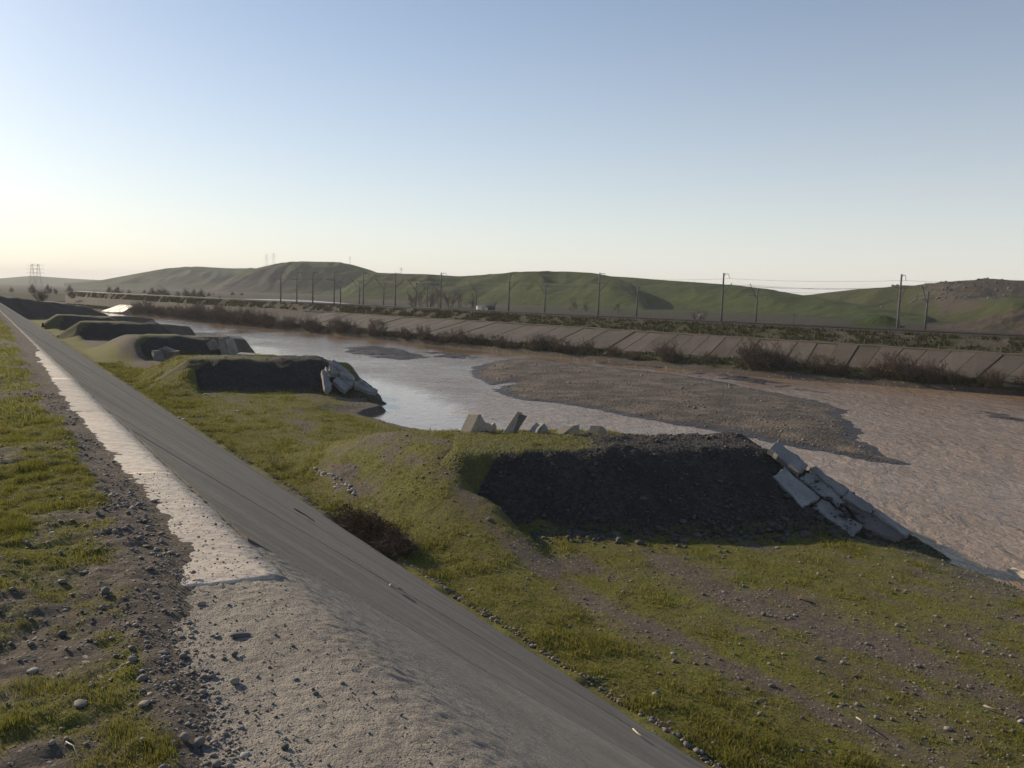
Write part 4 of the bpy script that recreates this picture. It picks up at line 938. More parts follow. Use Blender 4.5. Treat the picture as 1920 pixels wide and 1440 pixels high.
for k, (x, yb, yt, dist, lab) in enumerate([(61, 540, 501, 1500, 'left lattice pylon of the pair on the far left plain'), (73, 540, 501, 1480, 'right lattice pylon of the pair on the far left plain'), (500, 503, 478, 1700, 'left lattice pylon on the ridge beside the round hill'), (513, 500, 476, 1660, 'right lattice pylon on the ridge beside the round hill')]):
    o = py if k == 0 else copy_tree(py); b = atd(x, yb, dist); o.location = b; hh = (yb - yt) / FPX * dist; o.scale = (hh / 30,) * 3; o.rotation_euler = (0, 0, 0.3)
    tag(o, lab, 'pylon', 'lattice pylons')
for x, yb, yt, dist, lab in [(656, 500, 481, 1010, 'thin utility pole standing on top of the round hill'), (752, 517, 502, 690, 'thin utility pole on the long ridge right of round hill')]:
    r = empty('utility_pole', atd(x, yb, dist)); h_ = (yb - yt) / FPX * dist; tag(r, lab, 'utility pole')
    m = MB(); m.tube([(0, 0, -1), (0, 0, h_)], [0.16, 0.12], 6); m.build('pole_shaft', M_pole, r)
    for z in (0.9, 0.72): m = MB(); m.tube([(-1.3, 0, h_ * z), (1.3, 0, h_ * z)], 0.09, 4); m.build('crossarm', M_steel, r)

# pale canal strip beyond the far bank and sunlit wet ramp at the river's far end
cp = [(455, 560.5), (520, 561), (590, 563.8), (640, 567.5), (668, 570.5)]; cb = [(455, 561.8), (520, 563.3), (590, 566.3), (640, 569.6), (668, 571.5)]
V = [at(x, y, 5.7) for x, y in cp] + [at(x, y, 5.7) for x, y in cb]; k = len(cp)
o = obj_poly('canal_water', V, [(i, i + 1, k + i + 1, k + i) for i in range(k - 1)], M_water); tag(o, kind='structure')
rn = np.array([-0.50, -0.50, 0.71]); rn /= np.linalg.norm(rn); p0 = at(212, 585.5, 0.3)
for k, (q, lab) in enumerate([([(190, 583.5), (226, 571), (231, 571.5), (200, 584.5)], 'leftmost of three glinting wet ramp slabs at far river end'), ([(201, 584.5), (232, 571.5), (241, 571.8), (213, 585.5)], 'middle one of three glinting wet ramp slabs, far end'), ([(214, 585.5), (242, 571.8), (250, 574), (229, 585)], 'rightmost of three glinting wet ramp slabs at far end')]):
    quad_slab(q, p0, rn, 3.5, 0.0, M_ramp, lab, jig=0.1, group='glinting ramp slabs')

# ================================================================== VEGETATION
def stem_mesh(name, n_stems, height, spread, n_sub, n_twig, mat, seed, rad=0.03, lean=(0, 0), bark=None, base_r=0.3):
    rnd = random.Random(seed); m = MB()
    def seg(p, d, L, r0, r1, n=3, bend=0.25, parts=2):
        pts = [p]; dd = d.normalized()
        for i in range(parts):
            dd = (dd + Vector((rnd.uniform(-bend, bend), rnd.uniform(-bend, bend), rnd.uniform(-bend * .4, bend * .6)))).normalized(); pts.append(pts[-1] + dd * (L / parts))
        m.tube(pts, [r0 + (r1 - r0) * i / parts for i in range(parts + 1)], n, False); return pts, dd
    for s_ in range(n_stems):
        w = rnd.uniform(0, 6.283); q = rnd.random() ** 0.5
        p = Vector((math.cos(w) * base_r * q, math.sin(w) * base_r * q, -0.05)); d = Vector((math.cos(w) * spread * q + lean[0], math.sin(w) * spread * q + lean[1], 1))
        L = height * rnd.uniform(0.55, 0.9); pts, dd = seg(p, d, L, rad, rad * 0.5, 4, 0.25, 3)
        for _ in range(n_sub):
            k = rnd.randint(1, 3); p2 = pts[k]; d2 = (dd + Vector((rnd.uniform(-1, 1), rnd.uniform(-1, 1), rnd.uniform(-0.3, 0.7)))).normalized()
            pts2, dd2 = seg(p2, d2, L * rnd.uniform(0.25, 0.5), rad * 0.5, rad * 0.25, 3, 0.3, 2)
            for _ in range(n_twig):
                d3 = (dd2 + Vector((rnd.uniform(-1, 1), rnd.uniform(-1, 1), rnd.uniform(-0.4, 0.8)))).normalized()
                seg(pts2[rnd.randint(1, 2)], d3, L * rnd.uniform(0.1, 0.28), rad * 0.28, rad * 0.1, 3, 0.3, 1)
    return m.mesh(name, mat, True)
def fleck_mesh(name, n, shape, size, mat, seed, hollow=0.3):
    """many small leaf-sized faces through a crown's volume, clumped"""
    rg = np.random.default_rng(seed); nc = max(6, n // 60)
    cl = rg.normal(size=(nc, 3)); cl /= np.linalg.norm(cl, axis=1)[:, None]; cl *= (hollow + (1 - hollow) * rg.random((nc, 1)) ** 0.5); 
    c = cl[rg.integers(0, nc, n)] + rg.normal(size=(n, 3)) * 0.17
    c[:, 2] = np.abs(c[:, 2] * 0.5 + 0.5)
    c *= np.array(shape); s1 = rg.normal(size=(n, 3)); s1 /= np.linalg.norm(s1, axis=1)[:, None]; s2 = rg.normal(size=(n, 3)); s2 -= s1 * np.sum(s1 * s2, 1)[:, None]; s2 /= np.linalg.norm(s2, axis=1)[:, None]
    sz = size * rg.uniform(0.5, 1.3, (n, 1)); v = np.stack([c - s1 * sz, c + s1 * sz * 0.7 - s2 * sz * 0.35, c + s1 * sz * 0.4 + s2 * sz * 0.5], 1).reshape(-1, 3)
    return mesh_np(name, v, np.arange(3 * n).reshape(-1, 3), mat, False, {'tint': np.repeat(rg.random(n), 3)})
SHR = []
for k in range(4):
    st = stem_mesh('stems', 22, 2.0, 0.75, 7, 5, M_twig if k % 2 else M_twig2, 200 + k, 0.035, base_r=0.6)
    fl = fleck_mesh('twig_mass', 900, (1.25, 1.25, 1.75), 0.10, mat_leaf('dead_leaf_%d' % k, [(0.060, 0.045, 0.03), (0.085, 0.06, 0.042)][k % 2], [(0.12, 0.095, 0.06), (0.14, 0.105, 0.075)][k % 2], 0.25), 300 + k)
    SHR.append((st, fl))
def shrub(p, sc, k, label, group, name='bare_shrub', flat=1.0):
    r = empty(name, p, random.uniform(0, 6.28)); r.scale = (sc * random.uniform(.9, 1.25), sc * random.uniform(.9, 1.25), sc * flat)
    link(bpy.data.objects.new('stems', SHR[k % 4][0]), r); link(bpy.data.objects.new('twig_mass', SHR[k % 4][1]), r); tag(r, label, 'shrub', group); return r
def bank_pt(x, k):
    i = int(np.argmin(abs(FX - x))); p = lerp(L_wat[i], L_bot[i], k); z = 1.55 * max(k, 0) ** 0.6; return np.array([p[0], p[1], z - 0.1])
xs_sh = [(880, .35, 1.0), (900, .6, .9), (935, .45, 1.1), (958, .3, .8), (1000, .4, 1.3), (1018, .55, 1.2), (1045, .4, 1.2), (1066, .3, 0.9), (1098, .5, 1.1), (1150, .4, .9), (1185, .3, .7), (1245, .5, 1.3), (1262, .35, 1.0), (1330, .5, .8), (1408, .5, 1.6), (1432, .35, 1.9), (1455, .45, 1.4), (1480, .4, .9), (1540, .45, 1.3), (1572, .35, .9), (1640, .4, 1.0), (1682, .55, 1.5), (1700, .4, 1.1), (1752, .5, 1.2), (1790, .4, 0.9), (1860, .5, 1.0), (1935, .4, 1.2), (2050, .5, 1.2), (2200, .4, 1.3)]
for j, (x, k, sc) in enumerate(xs_sh):
    pxs = [p[0] for p in TALL]; ip = int(np.argmin([abs(q - x) for q in pxs])); size = 'small' if sc < 0.95 else ('middle-sized' if sc < 1.25 else 'large')
    side = 'left of' if x < pxs[ip] - 25 else ('right of' if x > pxs[ip] + 25 else 'straight below')
    where = 'beyond the right edge' if ip == 0 else '%s the %s tall pole from the right' % (side, ordn[ip - 1])
    shrub(bank_pt(x, k), sc * 1.15, j, '%s bare shrub at far water, %s' % (size, where), 'bare shrubs scattered on the far bank', flat=0.95)
x = 860.0; tk = 0
while x > 250:
    dens = 3 if x < 520 else (2 if x < 660 else 1)
    for k in ([0.15, 0.5, 0.85] if dens == 3 else ([0.2, 0.6] if dens == 2 else [0.35])):
        xx = x + random.uniform(-7, 7); kk = k + random.uniform(-.1, .1)
        where = 'by the far end of the river' if xx < 400 else ('left of the railway poles' if xx < 560 else 'below the round hill')
        look = ['low dark brown', 'tall ragged brown', 'broad reddish brown'][tk % 3]; tk += 1
        shrub(bank_pt(xx, kk), random.uniform(0.9, 1.55) * (1.0 + 0.35 * (xx < 520)) * [0.85, 1.1, 1.0][tk % 3], random.randint(0, 3), '%s shrub in the far waterline thicket %s' % (look, where), 'thicket of shrubs along the far waterline', flat=[0.75, 1.25, 0.9][tk % 3])
    x -= 20 if x < 520 else 24
# trees beyond the railway and on the plain
TRE = []
for k in range(3):
    st = stem_mesh('trunk', 3, 5.0, 0.28, 9, 7, M_bark, 400 + k, 0.13, base_r=0.25); fl = fleck_mesh('crown', 2200 if k == 2 else 380, (2.0, 2.0, 4.2), 0.16, M_bush if k == 2 else mat_leaf('twig_haze_%d' % k, (0.07, 0.06, 0.045), (0.13, 0.11, 0.08), 0.3), 500 + k); TRE.append((st, fl))
def tree(p, sc, k, label, group=None):
    r = empty('tree', p, random.uniform(0, 6)); r.scale = (sc, sc, sc); link(bpy.data.objects.new('trunk', TRE[k][0]), r); link(bpy.data.objects.new('crown', TRE[k][1]), r); tag(r, label, 'tree', group)
for j, (x, d, sc) in enumerate([(772, 330, 1.3), (788, 335, 1.4), (806, 325, 1.5), (824, 338, 1.6), (842, 330, 1.5), (862, 336, 1.3), (884, 330, 1.1), (1075, 330, .9), (1098, 335, .8), (1160, 320, .8), (925, 330, .8)]):
    b = atd(x, hz(x), d); tree((b[0], b[1], 5.0), sc, j % 2, 'grey leafless tree in the grove behind the railway', 'bare trees behind the railway')
rt = random.Random(3)
for j in range(34):
    x = rt.uniform(-10, 470) if j > 10 else [205, 222, 285, 297, 310, 350, 364, 378, 60, 90, 130][j]; d = rt.uniform(430, 700) if j > 10 else [540, 550, 470, 465, 480, 440, 430, 450, 600, 600, 600][j]; sc = rt.uniform(0.9, 1.7) if j > 10 else 2.3
    b = atd(x, hz(x), d); where = 'left of the pylon pair' if x < 60 else ('between the pylon pair and the river end' if x < 230 else 'in front of the left hill')
    tree((b[0], b[1], 4.0), sc * 0.5, 2, '%s dark tree on the hazy plain %s' % ('large rounded' if sc > 2 else ('middling' if sc > 1.3 else 'low'), where), 'dark trees on the far left plain')
b = at(1312, 603, 5.6); r = empty('blossoming_bush', (b[0], b[1], 5.3)); r.scale = (1.2, 1.2, 1.5); link(bpy.data.objects.new('stems', SHR[0][0]), r); link(bpy.data.objects.new('blossom', fleck_mesh('blossom', 420, (1.0, 1.0, 1.6), 0.12, M_blossom, 9)), r); tag(r, 'pale blossoming bush behind the railway line', 'bush')
b = at(77, 560, 6.2); shrub(np.array([b[0], b[1], 5.6]), 1.5, 1, 'lone bush standing on the farthest groyne near the dike', None)

# the dry bush at the foot of the dike
def dry_bush():
    t0, a0 = TA(at(690, 1005, 1.1)); base = W(t0, a0 + 0.15, 0.95); r = empty('dry_bush', base, TH + math.pi / 2)
    # local x along the dike (towards the camera), y across
    rnd = random.Random(5); m = MB(); m2 = MB()
    for k in range(26):
        cx = rnd.uniform(-3.0, 3.2); cy = rnd.uniform(-0.35, 0.75)
        hgt = 1.0 * (1 - 0.08 * abs(cx)) * (0.75 + 0.35 * math.sin(cx * 1.9 + 0.6)) + 0.15
        for q in range(10):
            w = rnd.uniform(0, 6.283); d = Vector((math.cos(w) * 0.7, math.sin(w) * 0.7, rnd.uniform(0.5, 1.2))); L = hgt * rnd.uniform(0.7, 1.2)
            pts = [Vector((cx, cy, 0))]; dd = d.normalized()
            for i in range(3):
                dd = (dd + Vector((rnd.uniform(-.5, .5), rnd.uniform(-.5, .5), rnd.uniform(-.35, .25)))).normalized(); pts.append(pts[-1] + dd * L / 3)
            m.tube(pts, [0.016, 0.012, 0.009, 0.005], 3, False)
            for _ in range(9):
                p = pts[rnd.randint(1, 3)]; d3 = Vector((rnd.uniform(-1, 1), rnd.uniform(-1, 1), rnd.uniform(-.5, .8))).normalized(); pp = p + d3 * L * .25
                m.tube([p, pp, pp + (d3 + Vector((rnd.uniform(-1, 1), rnd.uniform(-1, 1), rnd.uniform(-.5, .5)))).normalized() * L * .2], [0.008, 0.006, 0.003], 3, False)
    m.build('twigs', M_twig, r)
    for k in range(9):
        cx = rnd.uniform(0.0, 3.4); pts = [Vector((cx, -0.45, 0.05))]; dd = Vector((rnd.uniform(-.4, .4), -0.35, 1)).normalized()
        for i in range(4):
            dd = (dd + Vector((rnd.uniform(-.6, .6), rnd.uniform(-.3, .3), rnd.uniform(-.2, .3)))).normalized(); pts.append(pts[-1] + dd * 0.26)
        m2.tube(pts, [0.03, 0.026, 0.02, 0.014, 0.008], 4)
    m2.build('bare_branches', M_wood, r)
    fl = link(bpy.data.objects.new('twig_mass', fleck_mesh('twig_mass', 5200, (3.3, 0.75, 0.95), 0.07, mat_leaf('dry_leaf', (0.045, 0.032, 0.024), (0.085, 0.058, 0.042), 0.25), 77, 0.1)), r)
    tag(r, 'dense dry brown thorny bush at the foot of the dike', 'bush')
dry_bush()
# weeds
def weed(x, y, z, h_, label):
    b = at(x, y, z); r = empty('dry_weed', (b[0], b[1], z)); me = stem_mesh('stems', 7, h_, 0.5, 3, 3, M_twig2, int(x), 0.012, base_r=0.1); link(bpy.data.objects.new('stems', me), r); tag(r, label, 'weed')
weed(517, 878, 1.0, 0.9, 'thin dry weed by the dike foot left of the dirt heap')

# ------------------------------------------------------------------ grass blades and turf (nobody could count them)
def blades(name, t, a, z, h, w, mat, label, lean=0.5, seed=1):
    rg = np.random.default_rng(seed); n = len(t); base = WA(t, a, z); ang = rg.random(n) * 6.283
    sd_ = np.stack([np.cos(ang), np.sin(ang), 0 * ang], -1); ld = np.stack([np.cos(ang + 1.2), np.sin(ang + 1.2), 0 * ang], -1)
    h = h * rg.uniform(0.5, 1.25, n); k = (rg.random(n) * lean)[:, None]
    mid = base + ld * k * h[:, None] * 0.35 + np.array([0, 0, 1.0]) * h[:, None] * 0.6; tip = base + ld * k * h[:, None] * 1.0 + np.array([0, 0, 1.0]) * h[:, None]
    W_ = (w * rg.uniform(0.6, 1.3, n))[:, None]
    v = np.stack([base - sd_ * W_, base + sd_ * W_, mid + sd_ * W_ * 0.7, tip, mid - sd_ * W_ * 0.7], 1).reshape(-1, 3)
    i = np.arange(n)[:, None] * 5; f = np.concatenate([i + np.array([[0, 1, 2]]), i + np.array([[0, 2, 4]]), i + np.array([[4, 2, 3]])], 0)
    o = obj_np(name, v, f, mat, attrs={'tint': np.repeat(rg.random(n), 5)}, smooth=False); tag(o, label, 'grass', kind='stuff'); return o
n = 420000; t = 2.4 + RNG.random(n) ** 1.6 * 9.0; a = RNG.uniform(-0.55, 1.15, n); z, e = verge_z(t, a); g_ = verge_grass(t, a, e)
kp = RNG.random(n) < np.clip((g_ - 0.30) * 1.5, 0, 1) * (0.30 + 0.7 * np.clip(4.5 / t, 0, 1)); t, a, z, g_ = t[kp], a[kp], z[kp], g_[kp]
cl = 0.5 + 0.5 * fbm(t * 4, a * 4, 3, 140)
blades('verge_grass', t, a, z - 0.004, (0.014 + 0.036 * cl * g_) * (0.6 + 1.2 * sstep(0.0, 0.5, fbm(t * 5, a * 5, 2, 144))), 0.0016, M_blade, 'short green turf growing on the crest verge', 0.9, 3)
n = 9000; t = 2.4 + RNG.random(n) ** 1.5 * 7.0; a = RNG.uniform(-0.5, 1.0, n); z, e = verge_z(t, a); g_ = verge_grass(t, a, e); kp = (RNG.random(n) < np.clip((g_ - 0.25) * 1.2, 0, 0.6)) & (fbm(t * 3.5, a * 3.5, 3, 141) > 0.05); t, a, z = t[kp], a[kp], z[kp]
blades('verge_stalks', t, a, z - 0.004, 0.05 + 0.035 * RNG.random(len(t)), 0.0012, M_straw, 'dry stalks and taller tufts standing in the crest turf', 1.6, 13)
n = 26000; t = 9 + RNG.random(n) ** 1.4 * 50; a = 13.15 + RNG.random(n) ** 1.1 * 16; z, d = plain_height(t, a); g_ = plain_grass(t, a, d); kp = (fbm(t * 1.1, a * 1.1, 3, 142) > 0.12) & (d > 1) & (g_ > 0.2) & ~(spur_height(SPURS[0], t, a)[0] > z - 0.02); t, a, z = t[kp], a[kp], z[kp]
blades('plain_stalks', t, a, z - 0.01, 0.09 + 0.09 * RNG.random(len(t)), 0.007, M_straw, 'dry straw-coloured tufts standing in the flood plain turf', 1.6, 14)
n = 60000; t = 11 + RNG.random(n) ** 1.3 * 55; a = RNG.uniform(-1.2, 1.3, n); z, e = verge_z(t, a); g_ = verge_grass(t, a, e); kp = RNG.random(n) < np.clip((g_ - 0.3) * 1.5, 0, 1); t, a, z, g_ = t[kp], a[kp], z[kp], g_[kp]
blades('verge_grass', t, a, z - 0.004, 0.06 + 0 * t, 0.006, M_blade, 'distant strip of green turf along the dike crest', 0.9, 4)
n = 400000; t = 9 + RNG.random(n) ** 1.5 * 110; a = 13.15 + RNG.random(n) ** 1.2 * 24; z, d = plain_height(t, a); g_ = plain_grass(t, a, d)
inside = np.zeros(n, bool)
for s in SPURS[:2]: inside |= spur_height(s, t, a)[0] > z - 0.02
kp = (RNG.random(n) < np.clip((g_ - 0.36) * 1.4, 0, 1)) & ~inside & (d > 0.8); t, a, z, g_ = t[kp], a[kp], z[kp], g_[kp]
blades('plain_grass', t, a, z - 0.01, (0.05 + 0.04 * g_ + 0.0006 * t) * (0.55 + 1.5 * sstep(0.0, 0.55, fbm(t * 0.9, a * 0.9, 3, 143))), 0.012 + 0.00018 * t, M_blade, 'short turf covering the flood plain below the dike', 1.2, 5)
s = SPURS[0]; n = 90000; al = RNG.uniform(-6, 12, n); fr = RNG.uniform(-s['w'] - 26, 6.0, n); t, a = spur_pt(s, al, fr)
z, AL, FR = spur_height(s, t, a); zp = plain_height(t, a)[0]; gg = spur_grass(s, t, a, AL, FR); kp = (z > zp) & (RNG.random(n) < gg * (0.55 + 0.6 * fbm(t / 1.2, a / 1.2, 3, 9))); t, a, z = t[kp], a[kp], z[kp]
blades('groyne_grass', t, a, z, 0.09 + 0 * t, 0.018, M_blade, 'turf creeping over the inland end of the nearest groyne', 1.2, 6)

def tufts(name, P, h, w, mat, label, seed):
    rg = np.random.default_rng(seed); n = len(P); k = 3
    B = np.repeat(P, k, 0); m = n * k; ang = rg.random(m) * 6.283; d1 = np.stack([np.cos(ang), np.sin(ang), 0 * ang], -1); hh = np.repeat(h, k) * rg.uniform(.5, 1.2, m); ww = np.repeat(w, k)[:, None]
    ld = rg.normal(size=(m, 3)) * 0.4; ld[:, 2] = 1; tip = B + ld * hh[:, None]; B = B + d1[:, [1, 0, 2]] * ww * 0.5
    v = np.stack([B - d1 * ww, B + d1 * ww, tip], 1).reshape(-1, 3)
    o = obj_np(name, v, np.arange(3 * m).reshape(-1, 3), mat, smooth=False, attrs={'tint': np.repeat(rg.random(m), 3)}); tag(o, label, 'grass', kind='stuff')
M_scrub = mat_leaf('bank_scrub', (0.040, 0.046, 0.016), (0.10, 0.088, 0.035), 0.3)
rr = R3.shape[0]; n = 26000
ci = RNG.random(n) ** 0.7 * (R3.shape[1] - 2); ri = np.where(RNG.random(n) < 0.45, RNG.uniform(5.5, 12.8, n), RNG.uniform(23.2, 31.5, n)); c0 = ci.astype(int); r0 = ri.astype(int); fc = (ci - c0)[:, None]; frr = (ri - r0)[:, None]
P = (R3[r0, c0] * (1 - fc) + R3[r0, c0 + 1] * fc) * (1 - frr) + (R3[r0 + 1, c0] * (1 - fc) + R3[r0 + 1, c0 + 1] * fc) * frr
kp = fbm(P[:, 0] / 2.5, P[:, 1] / 2.5, 3, 181) > -0.2; P = P[kp]
tufts('embankment_scrub', P, RNG.uniform(.2, .75, len(P)), RNG.uniform(.06, .16, len(P)), M_scrub, 'rough scrub and weeds covering the far embankment', 12)

# ------------------------------------------------------------------ pebbles
_ph = (1 + 5 ** 0.5) / 2
ICO_V = np.array([(-1, _ph, 0), (1, _ph, 0), (-1, -_ph, 0), (1, -_ph, 0), (0, -1, _ph), (0, 1, _ph), (0, -1, -_ph), (0, 1, -_ph), (_ph, 0, -1), (_ph, 0, 1), (-_ph, 0, -1), (-_ph, 0, 1)]) / math.sqrt(1 + _ph * _ph)
ICO_F = np.array([(0, 11, 5), (0, 5, 1), (0, 1, 7), (0, 7, 10), (0, 10, 11), (1, 5, 9), (5, 11, 4), (11, 10, 2), (10, 7, 6), (7, 1, 8), (3, 9, 4), (3, 4, 2), (3, 2, 6), (3, 6, 8), (3, 8, 9), (4, 9, 5), (2, 4, 11), (6, 2, 10), (8, 6, 7), (9, 8, 1)])
def pebbles(name, P, size, mat, label, seed=1, flat=(0.35, 0.8)):
    rg = np.random.default_rng(seed); n = len(P); sc = size[:, None] * np.stack([rg.uniform(.7, 1.4, n), rg.uniform(.7, 1.2, n), rg.uniform(*flat, n)], -1) * 0.5
    V = ICO_V[None] * (1 + rg.uniform(-.22, .22, (n, 12, 1))) * sc[:, None, :]; w = rg.random(n) * 6.283; c, s_ = np.cos(w)[:, None], np.sin(w)[:, None]
    X = V[:, :, 0] * c - V[:, :, 1] * s_; Y = V[:, :, 0] * s_ + V[:, :, 1] * c
    V = np.stack([X, Y, V[:, :, 2]], -1) + P[:, None, :] + np.array([0, 0, 1.0]) * (sc[:, None, 2:3] * 0.45)
    F = (np.arange(n)[:, None, None] * 12 + ICO_F[None]).reshape(-1, 3)
    o = obj_np(name, V.reshape(-1, 3), F, mat, smooth=True, attrs={'tint': np.repeat(rg.random(n), 12)}); tag(o, label, 'pebbles', kind='stuff')
def logn(n, m, s, lo, hi): return np.clip(np.exp(RNG.normal(math.log(m), s, n)), lo, hi)
n = 17000; t = 2.3 + RNG.random(n) ** 1.5 * 12; e0 = np.interp(t, AE_T, AE_A); a = e0 - np.abs(RNG.normal(0.0, 0.2, n)) + 0.07 * RNG.random(n); far = RNG.random(n) < 0.5; a = np.where(far, RNG.uniform(-0.5, 1.0, n), a)
z, e = verge_z(t, a); z = np.maximum(z, np.where(t < 4.83, apron_z(t, np.maximum(a, 0.4)), 9.345)); kp = RNG.random(n) < (0.25 + 1.1 * sstep(-0.25, 0.35, fbm(t * 1.7, a * 2.2, 3, 115))) * (0.25 + 0.75 * sstep(9.0, 4.5, t)); P = WA(t, a, z)[kp]; pebbles('verge_pebbles', P, (logn(n, 0.0095, 0.55, 0.004, 0.04) * np.clip(t / 5, 0.8, 1.25))[kp], M_stone, 'loose grey river gravel spilling along the edge of the crest', 31)
n = 1500; t = RNG.uniform(2.2, 8, n); a = RNG.uniform(0.75, 1.5, n); z = np.where(t < 4.83, apron_z(t, a), 9.347); pebbles('crest_pebbles', WA(t, a, z), logn(n, 0.008, 0.45, 0.004, 0.022), M_darkstone, 'small dark grit lying on the concrete crest', 32)
n = 24000; t = 8 + RNG.random(n) ** 1.6 * 75; a = 13.3 + RNG.random(n) * 23; z, d = plain_height(t, a); g_ = plain_grass(t, a, d); inside = np.zeros(n, bool)
for s in SPURS[:2]: inside |= spur_height(s, t, a)[0] > z - 0.02
kp = (d > 0.3) & ~inside & (RNG.random(n) < 1.0 - 0.75 * g_); pebbles('plain_pebbles', WA(t, a, z)[kp], logn(n, 0.048, 0.5, 0.022, 0.2)[kp], M_stone, 'grey cobbles strewn through the turf of the flood plain', 33)
# litter of stones along the foot of the slope
n = 2200; t = 9 + RNG.random(n) ** 1.5 * 70; a = 13.12 + np.abs(RNG.normal(0, 0.16, n)); z = plain_height(t, a)[0]; pebbles('foot_pebbles', WA(t, a, z + 0.01), logn(n, 0.06, 0.5, 0.025, 0.2), M_stone, 'stones gathered along the foot of the dike slope', 34)
for k, nn_ in ((0, 9000), (1, 2500)):
    s = SPURS[k]; al = RNG.uniform(0, s['L'] + 4, nn_); fr = RNG.uniform(-s['w'] - 2, 5, nn_); t, a = spur_pt(s, al, fr); z, AL, FR = spur_height(s, t, a); kp = (z > 0.9) & (RNG.random(nn_) < 1 - spur_grass(s, t, a, AL, FR) * 1.2)
    if k == 0:
        PP = WA(t, a, z); ins = sd_poly(PP[:, 0], PP[:, 1], np.array([hit(x, y, *flank_plane(0)[:2])[:2] for x, y in outline])) > 0; kp &= ~ins
    pebbles('groyne_cobbles', WA(t, a, z)[kp], logn(nn_, 0.06, 0.5, 0.03, 0.3)[kp], M_cobble, ['cobbles covering the nearest groyne', 'cobbles covering the second groyne'][k], 35 + k)
n = 7000; X = RNG.uniform(PBIG[:, 0].min(), PBIG[:, 0].max(), n); Y = RNG.uniform(PBIG[:, 1].min(), PBIG[:, 1].max(), n); d = sd_poly(X, Y, PBIG) + 1.1 * fbm(X / 3.52, Y / 3.52, 4, 41); kp = (d > 0.8) & (fbm(X / 4, Y / 6, 3, 150) > -0.15)
z = np.clip(d * 0.09, -0.4, 0.42) + 0.168 * fbm(X / 5, Y / 5, 5, 44, 0.6) * sstep(-0.5, 3.0, d); pebbles('bar_cobbles', np.stack([X, Y, z - 0.02], -1)[kp], logn(n, 0.13, 0.45, 0.06, 0.5)[kp], M_stone, 'cobbles scattered over the large gravel bar', 38)
s = SPURS[0]; n = 700; al = RNG.uniform(3, s['L'] + 3, n); fr = RNG.normal(4.3, 0.7, n); t, a = spur_pt(s, al, fr); z = np.maximum(spur_height(s, t, a)[0], plain_height(t, a)[0]); pebbles('groyne_toe_rubble', WA(t, a, z), logn(n, 0.13, 0.5, 0.06, 0.45), M_cobble, 'fallen stones along the foot of the nearest groyne', 44)
e_, n_, _, _ = flank_plane(0); P = np.array([hit(RNG.uniform(1440, 1720), RNG.uniform(840, 1025), e_ + n_ * 0.02, n_) for _ in range(420)]); ok = sd_poly(P[:, 0], P[:, 1], np.array([hit(x, y, e_, n_)[:2] for x, y in outline])) > 0.25
pebbles('slab_rubble', P[ok], logn(int(ok.sum()), 0.12, 0.5, 0.05, 0.4), M_cobble, 'small rubble and silt lumps between the groyne slabs', 45)
# scattered rock outcrop along the right hill
n = 900; xr = RNG.uniform(1640, 2100, n); dr = RNG.uniform(0.68, 0.985, n)
RK = []
for x, k in zip(xr, dr):
    R0 = np.interp(x, [1400, 1600, 1900, 2700], [560, 480, 400, 340]); RK.append((x, R0 - (1 - k) * 160))
hillo = [o for o in bpy.data.objects if o.name.startswith('hill')][5]
bpy.context.view_layer.update(); dg = bpy.context.evaluated_depsgraph_get(); PR = []
for x, r_ in RK:
    v = ray(x, hz(x)); v = v[:2] / np.linalg.norm(v[:2]) * r_; ok, loc, nr, fi = hillo.ray_cast(Vector((v[0], v[1], 300)), Vector((0, 0, -1)))
    if ok: PR.append(loc)
PR = np.array(PR); cl = fbm(PR[:, 0] / 14, PR[:, 1] / 14, 3, 160) > -0.05
pebbles('hill_rocks', PR[cl] - np.array([0, 0, 0.2]), logn(int(cl.sum()), 0.7, 0.5, 0.3, 2.0), M_darkstone, 'rocky outcrop along the crest of the right hill', 39, flat=(0.5, 1.0))

# ------------------------------------------------------------------ individual stones, sticks, litter
STN = []
for k in range(6):
    rg = np.random.default_rng(900 + k); v = ICO_V.copy(); f = ICO_F.copy()
    # one subdivision
    ed = {}; vl = [tuple(p) for p in v]; nf = []
    def mid(i, j):
        key = (min(i, j), max(i, j))
        if key not in ed:
            p = (np.array(vl[i]) + np.array(vl[j])) / 2; p /= np.linalg.norm(p); ed[key] = len(vl); vl.append(tuple(p))
        return ed[key]
    for a_, b_, c_ in f:
        x_, y_, z_ = mid(a_, b_), mid(b_, c_), mid(c_, a_); nf += [(a_, x_, z_), (b_, y_, x_), (c_, z_, y_), (x_, y_, z_)]
    v = np.array(vl); nrm = fbm(v[:, 0] * 1.3 + k * 7, v[:, 1] * 1.3 + v[:, 2] * 1.7, 3, 910 + k); v = v * (1 + 0.30 * nrm)[:, None]
    v = v * np.array([[0.62, 0.45, 0.26], [0.55, 0.5, 0.38], [0.7, 0.42, 0.16], [0.5, 0.44, 0.42], [0.6, 0.5, 0.2], [0.52, 0.4, 0.3]][k]); v[:, 2] -= v[:, 2].min() + 0.06
    STN.append((v, np.array(nf)))
STM = {}
def stone(p, size, k, mat, label, group, rz=None, cat='stone'):
    key = (k, mat.name)
    if key not in STM: STM[key] = mesh_np('stone', STN[k][0], STN[k][1], mat, True, {'tint': np.full(len(STN[k][0]), 0.1 * k)})
    o = link(bpy.data.objects.new('stone', STM[key])); o.location = p; o.scale = (size,) * 3; o.rotation_euler = (random.uniform(-.15, .15), random.uniform(-.15, .15), random.uniform(0, 6.28) if rz is None else rz); tag(o, label, cat, group)
def verge_at(x, y):
    p = at(x, y, 9.33); t, a = TA(p); z = max(float(verge_z(np.array([t]), np.array([a]))[0][0]), float(apron_z(np.array([t]), np.array([max(a, .4)]))[0]) if t < 4.83 else 9.2); return W(t, a, z)
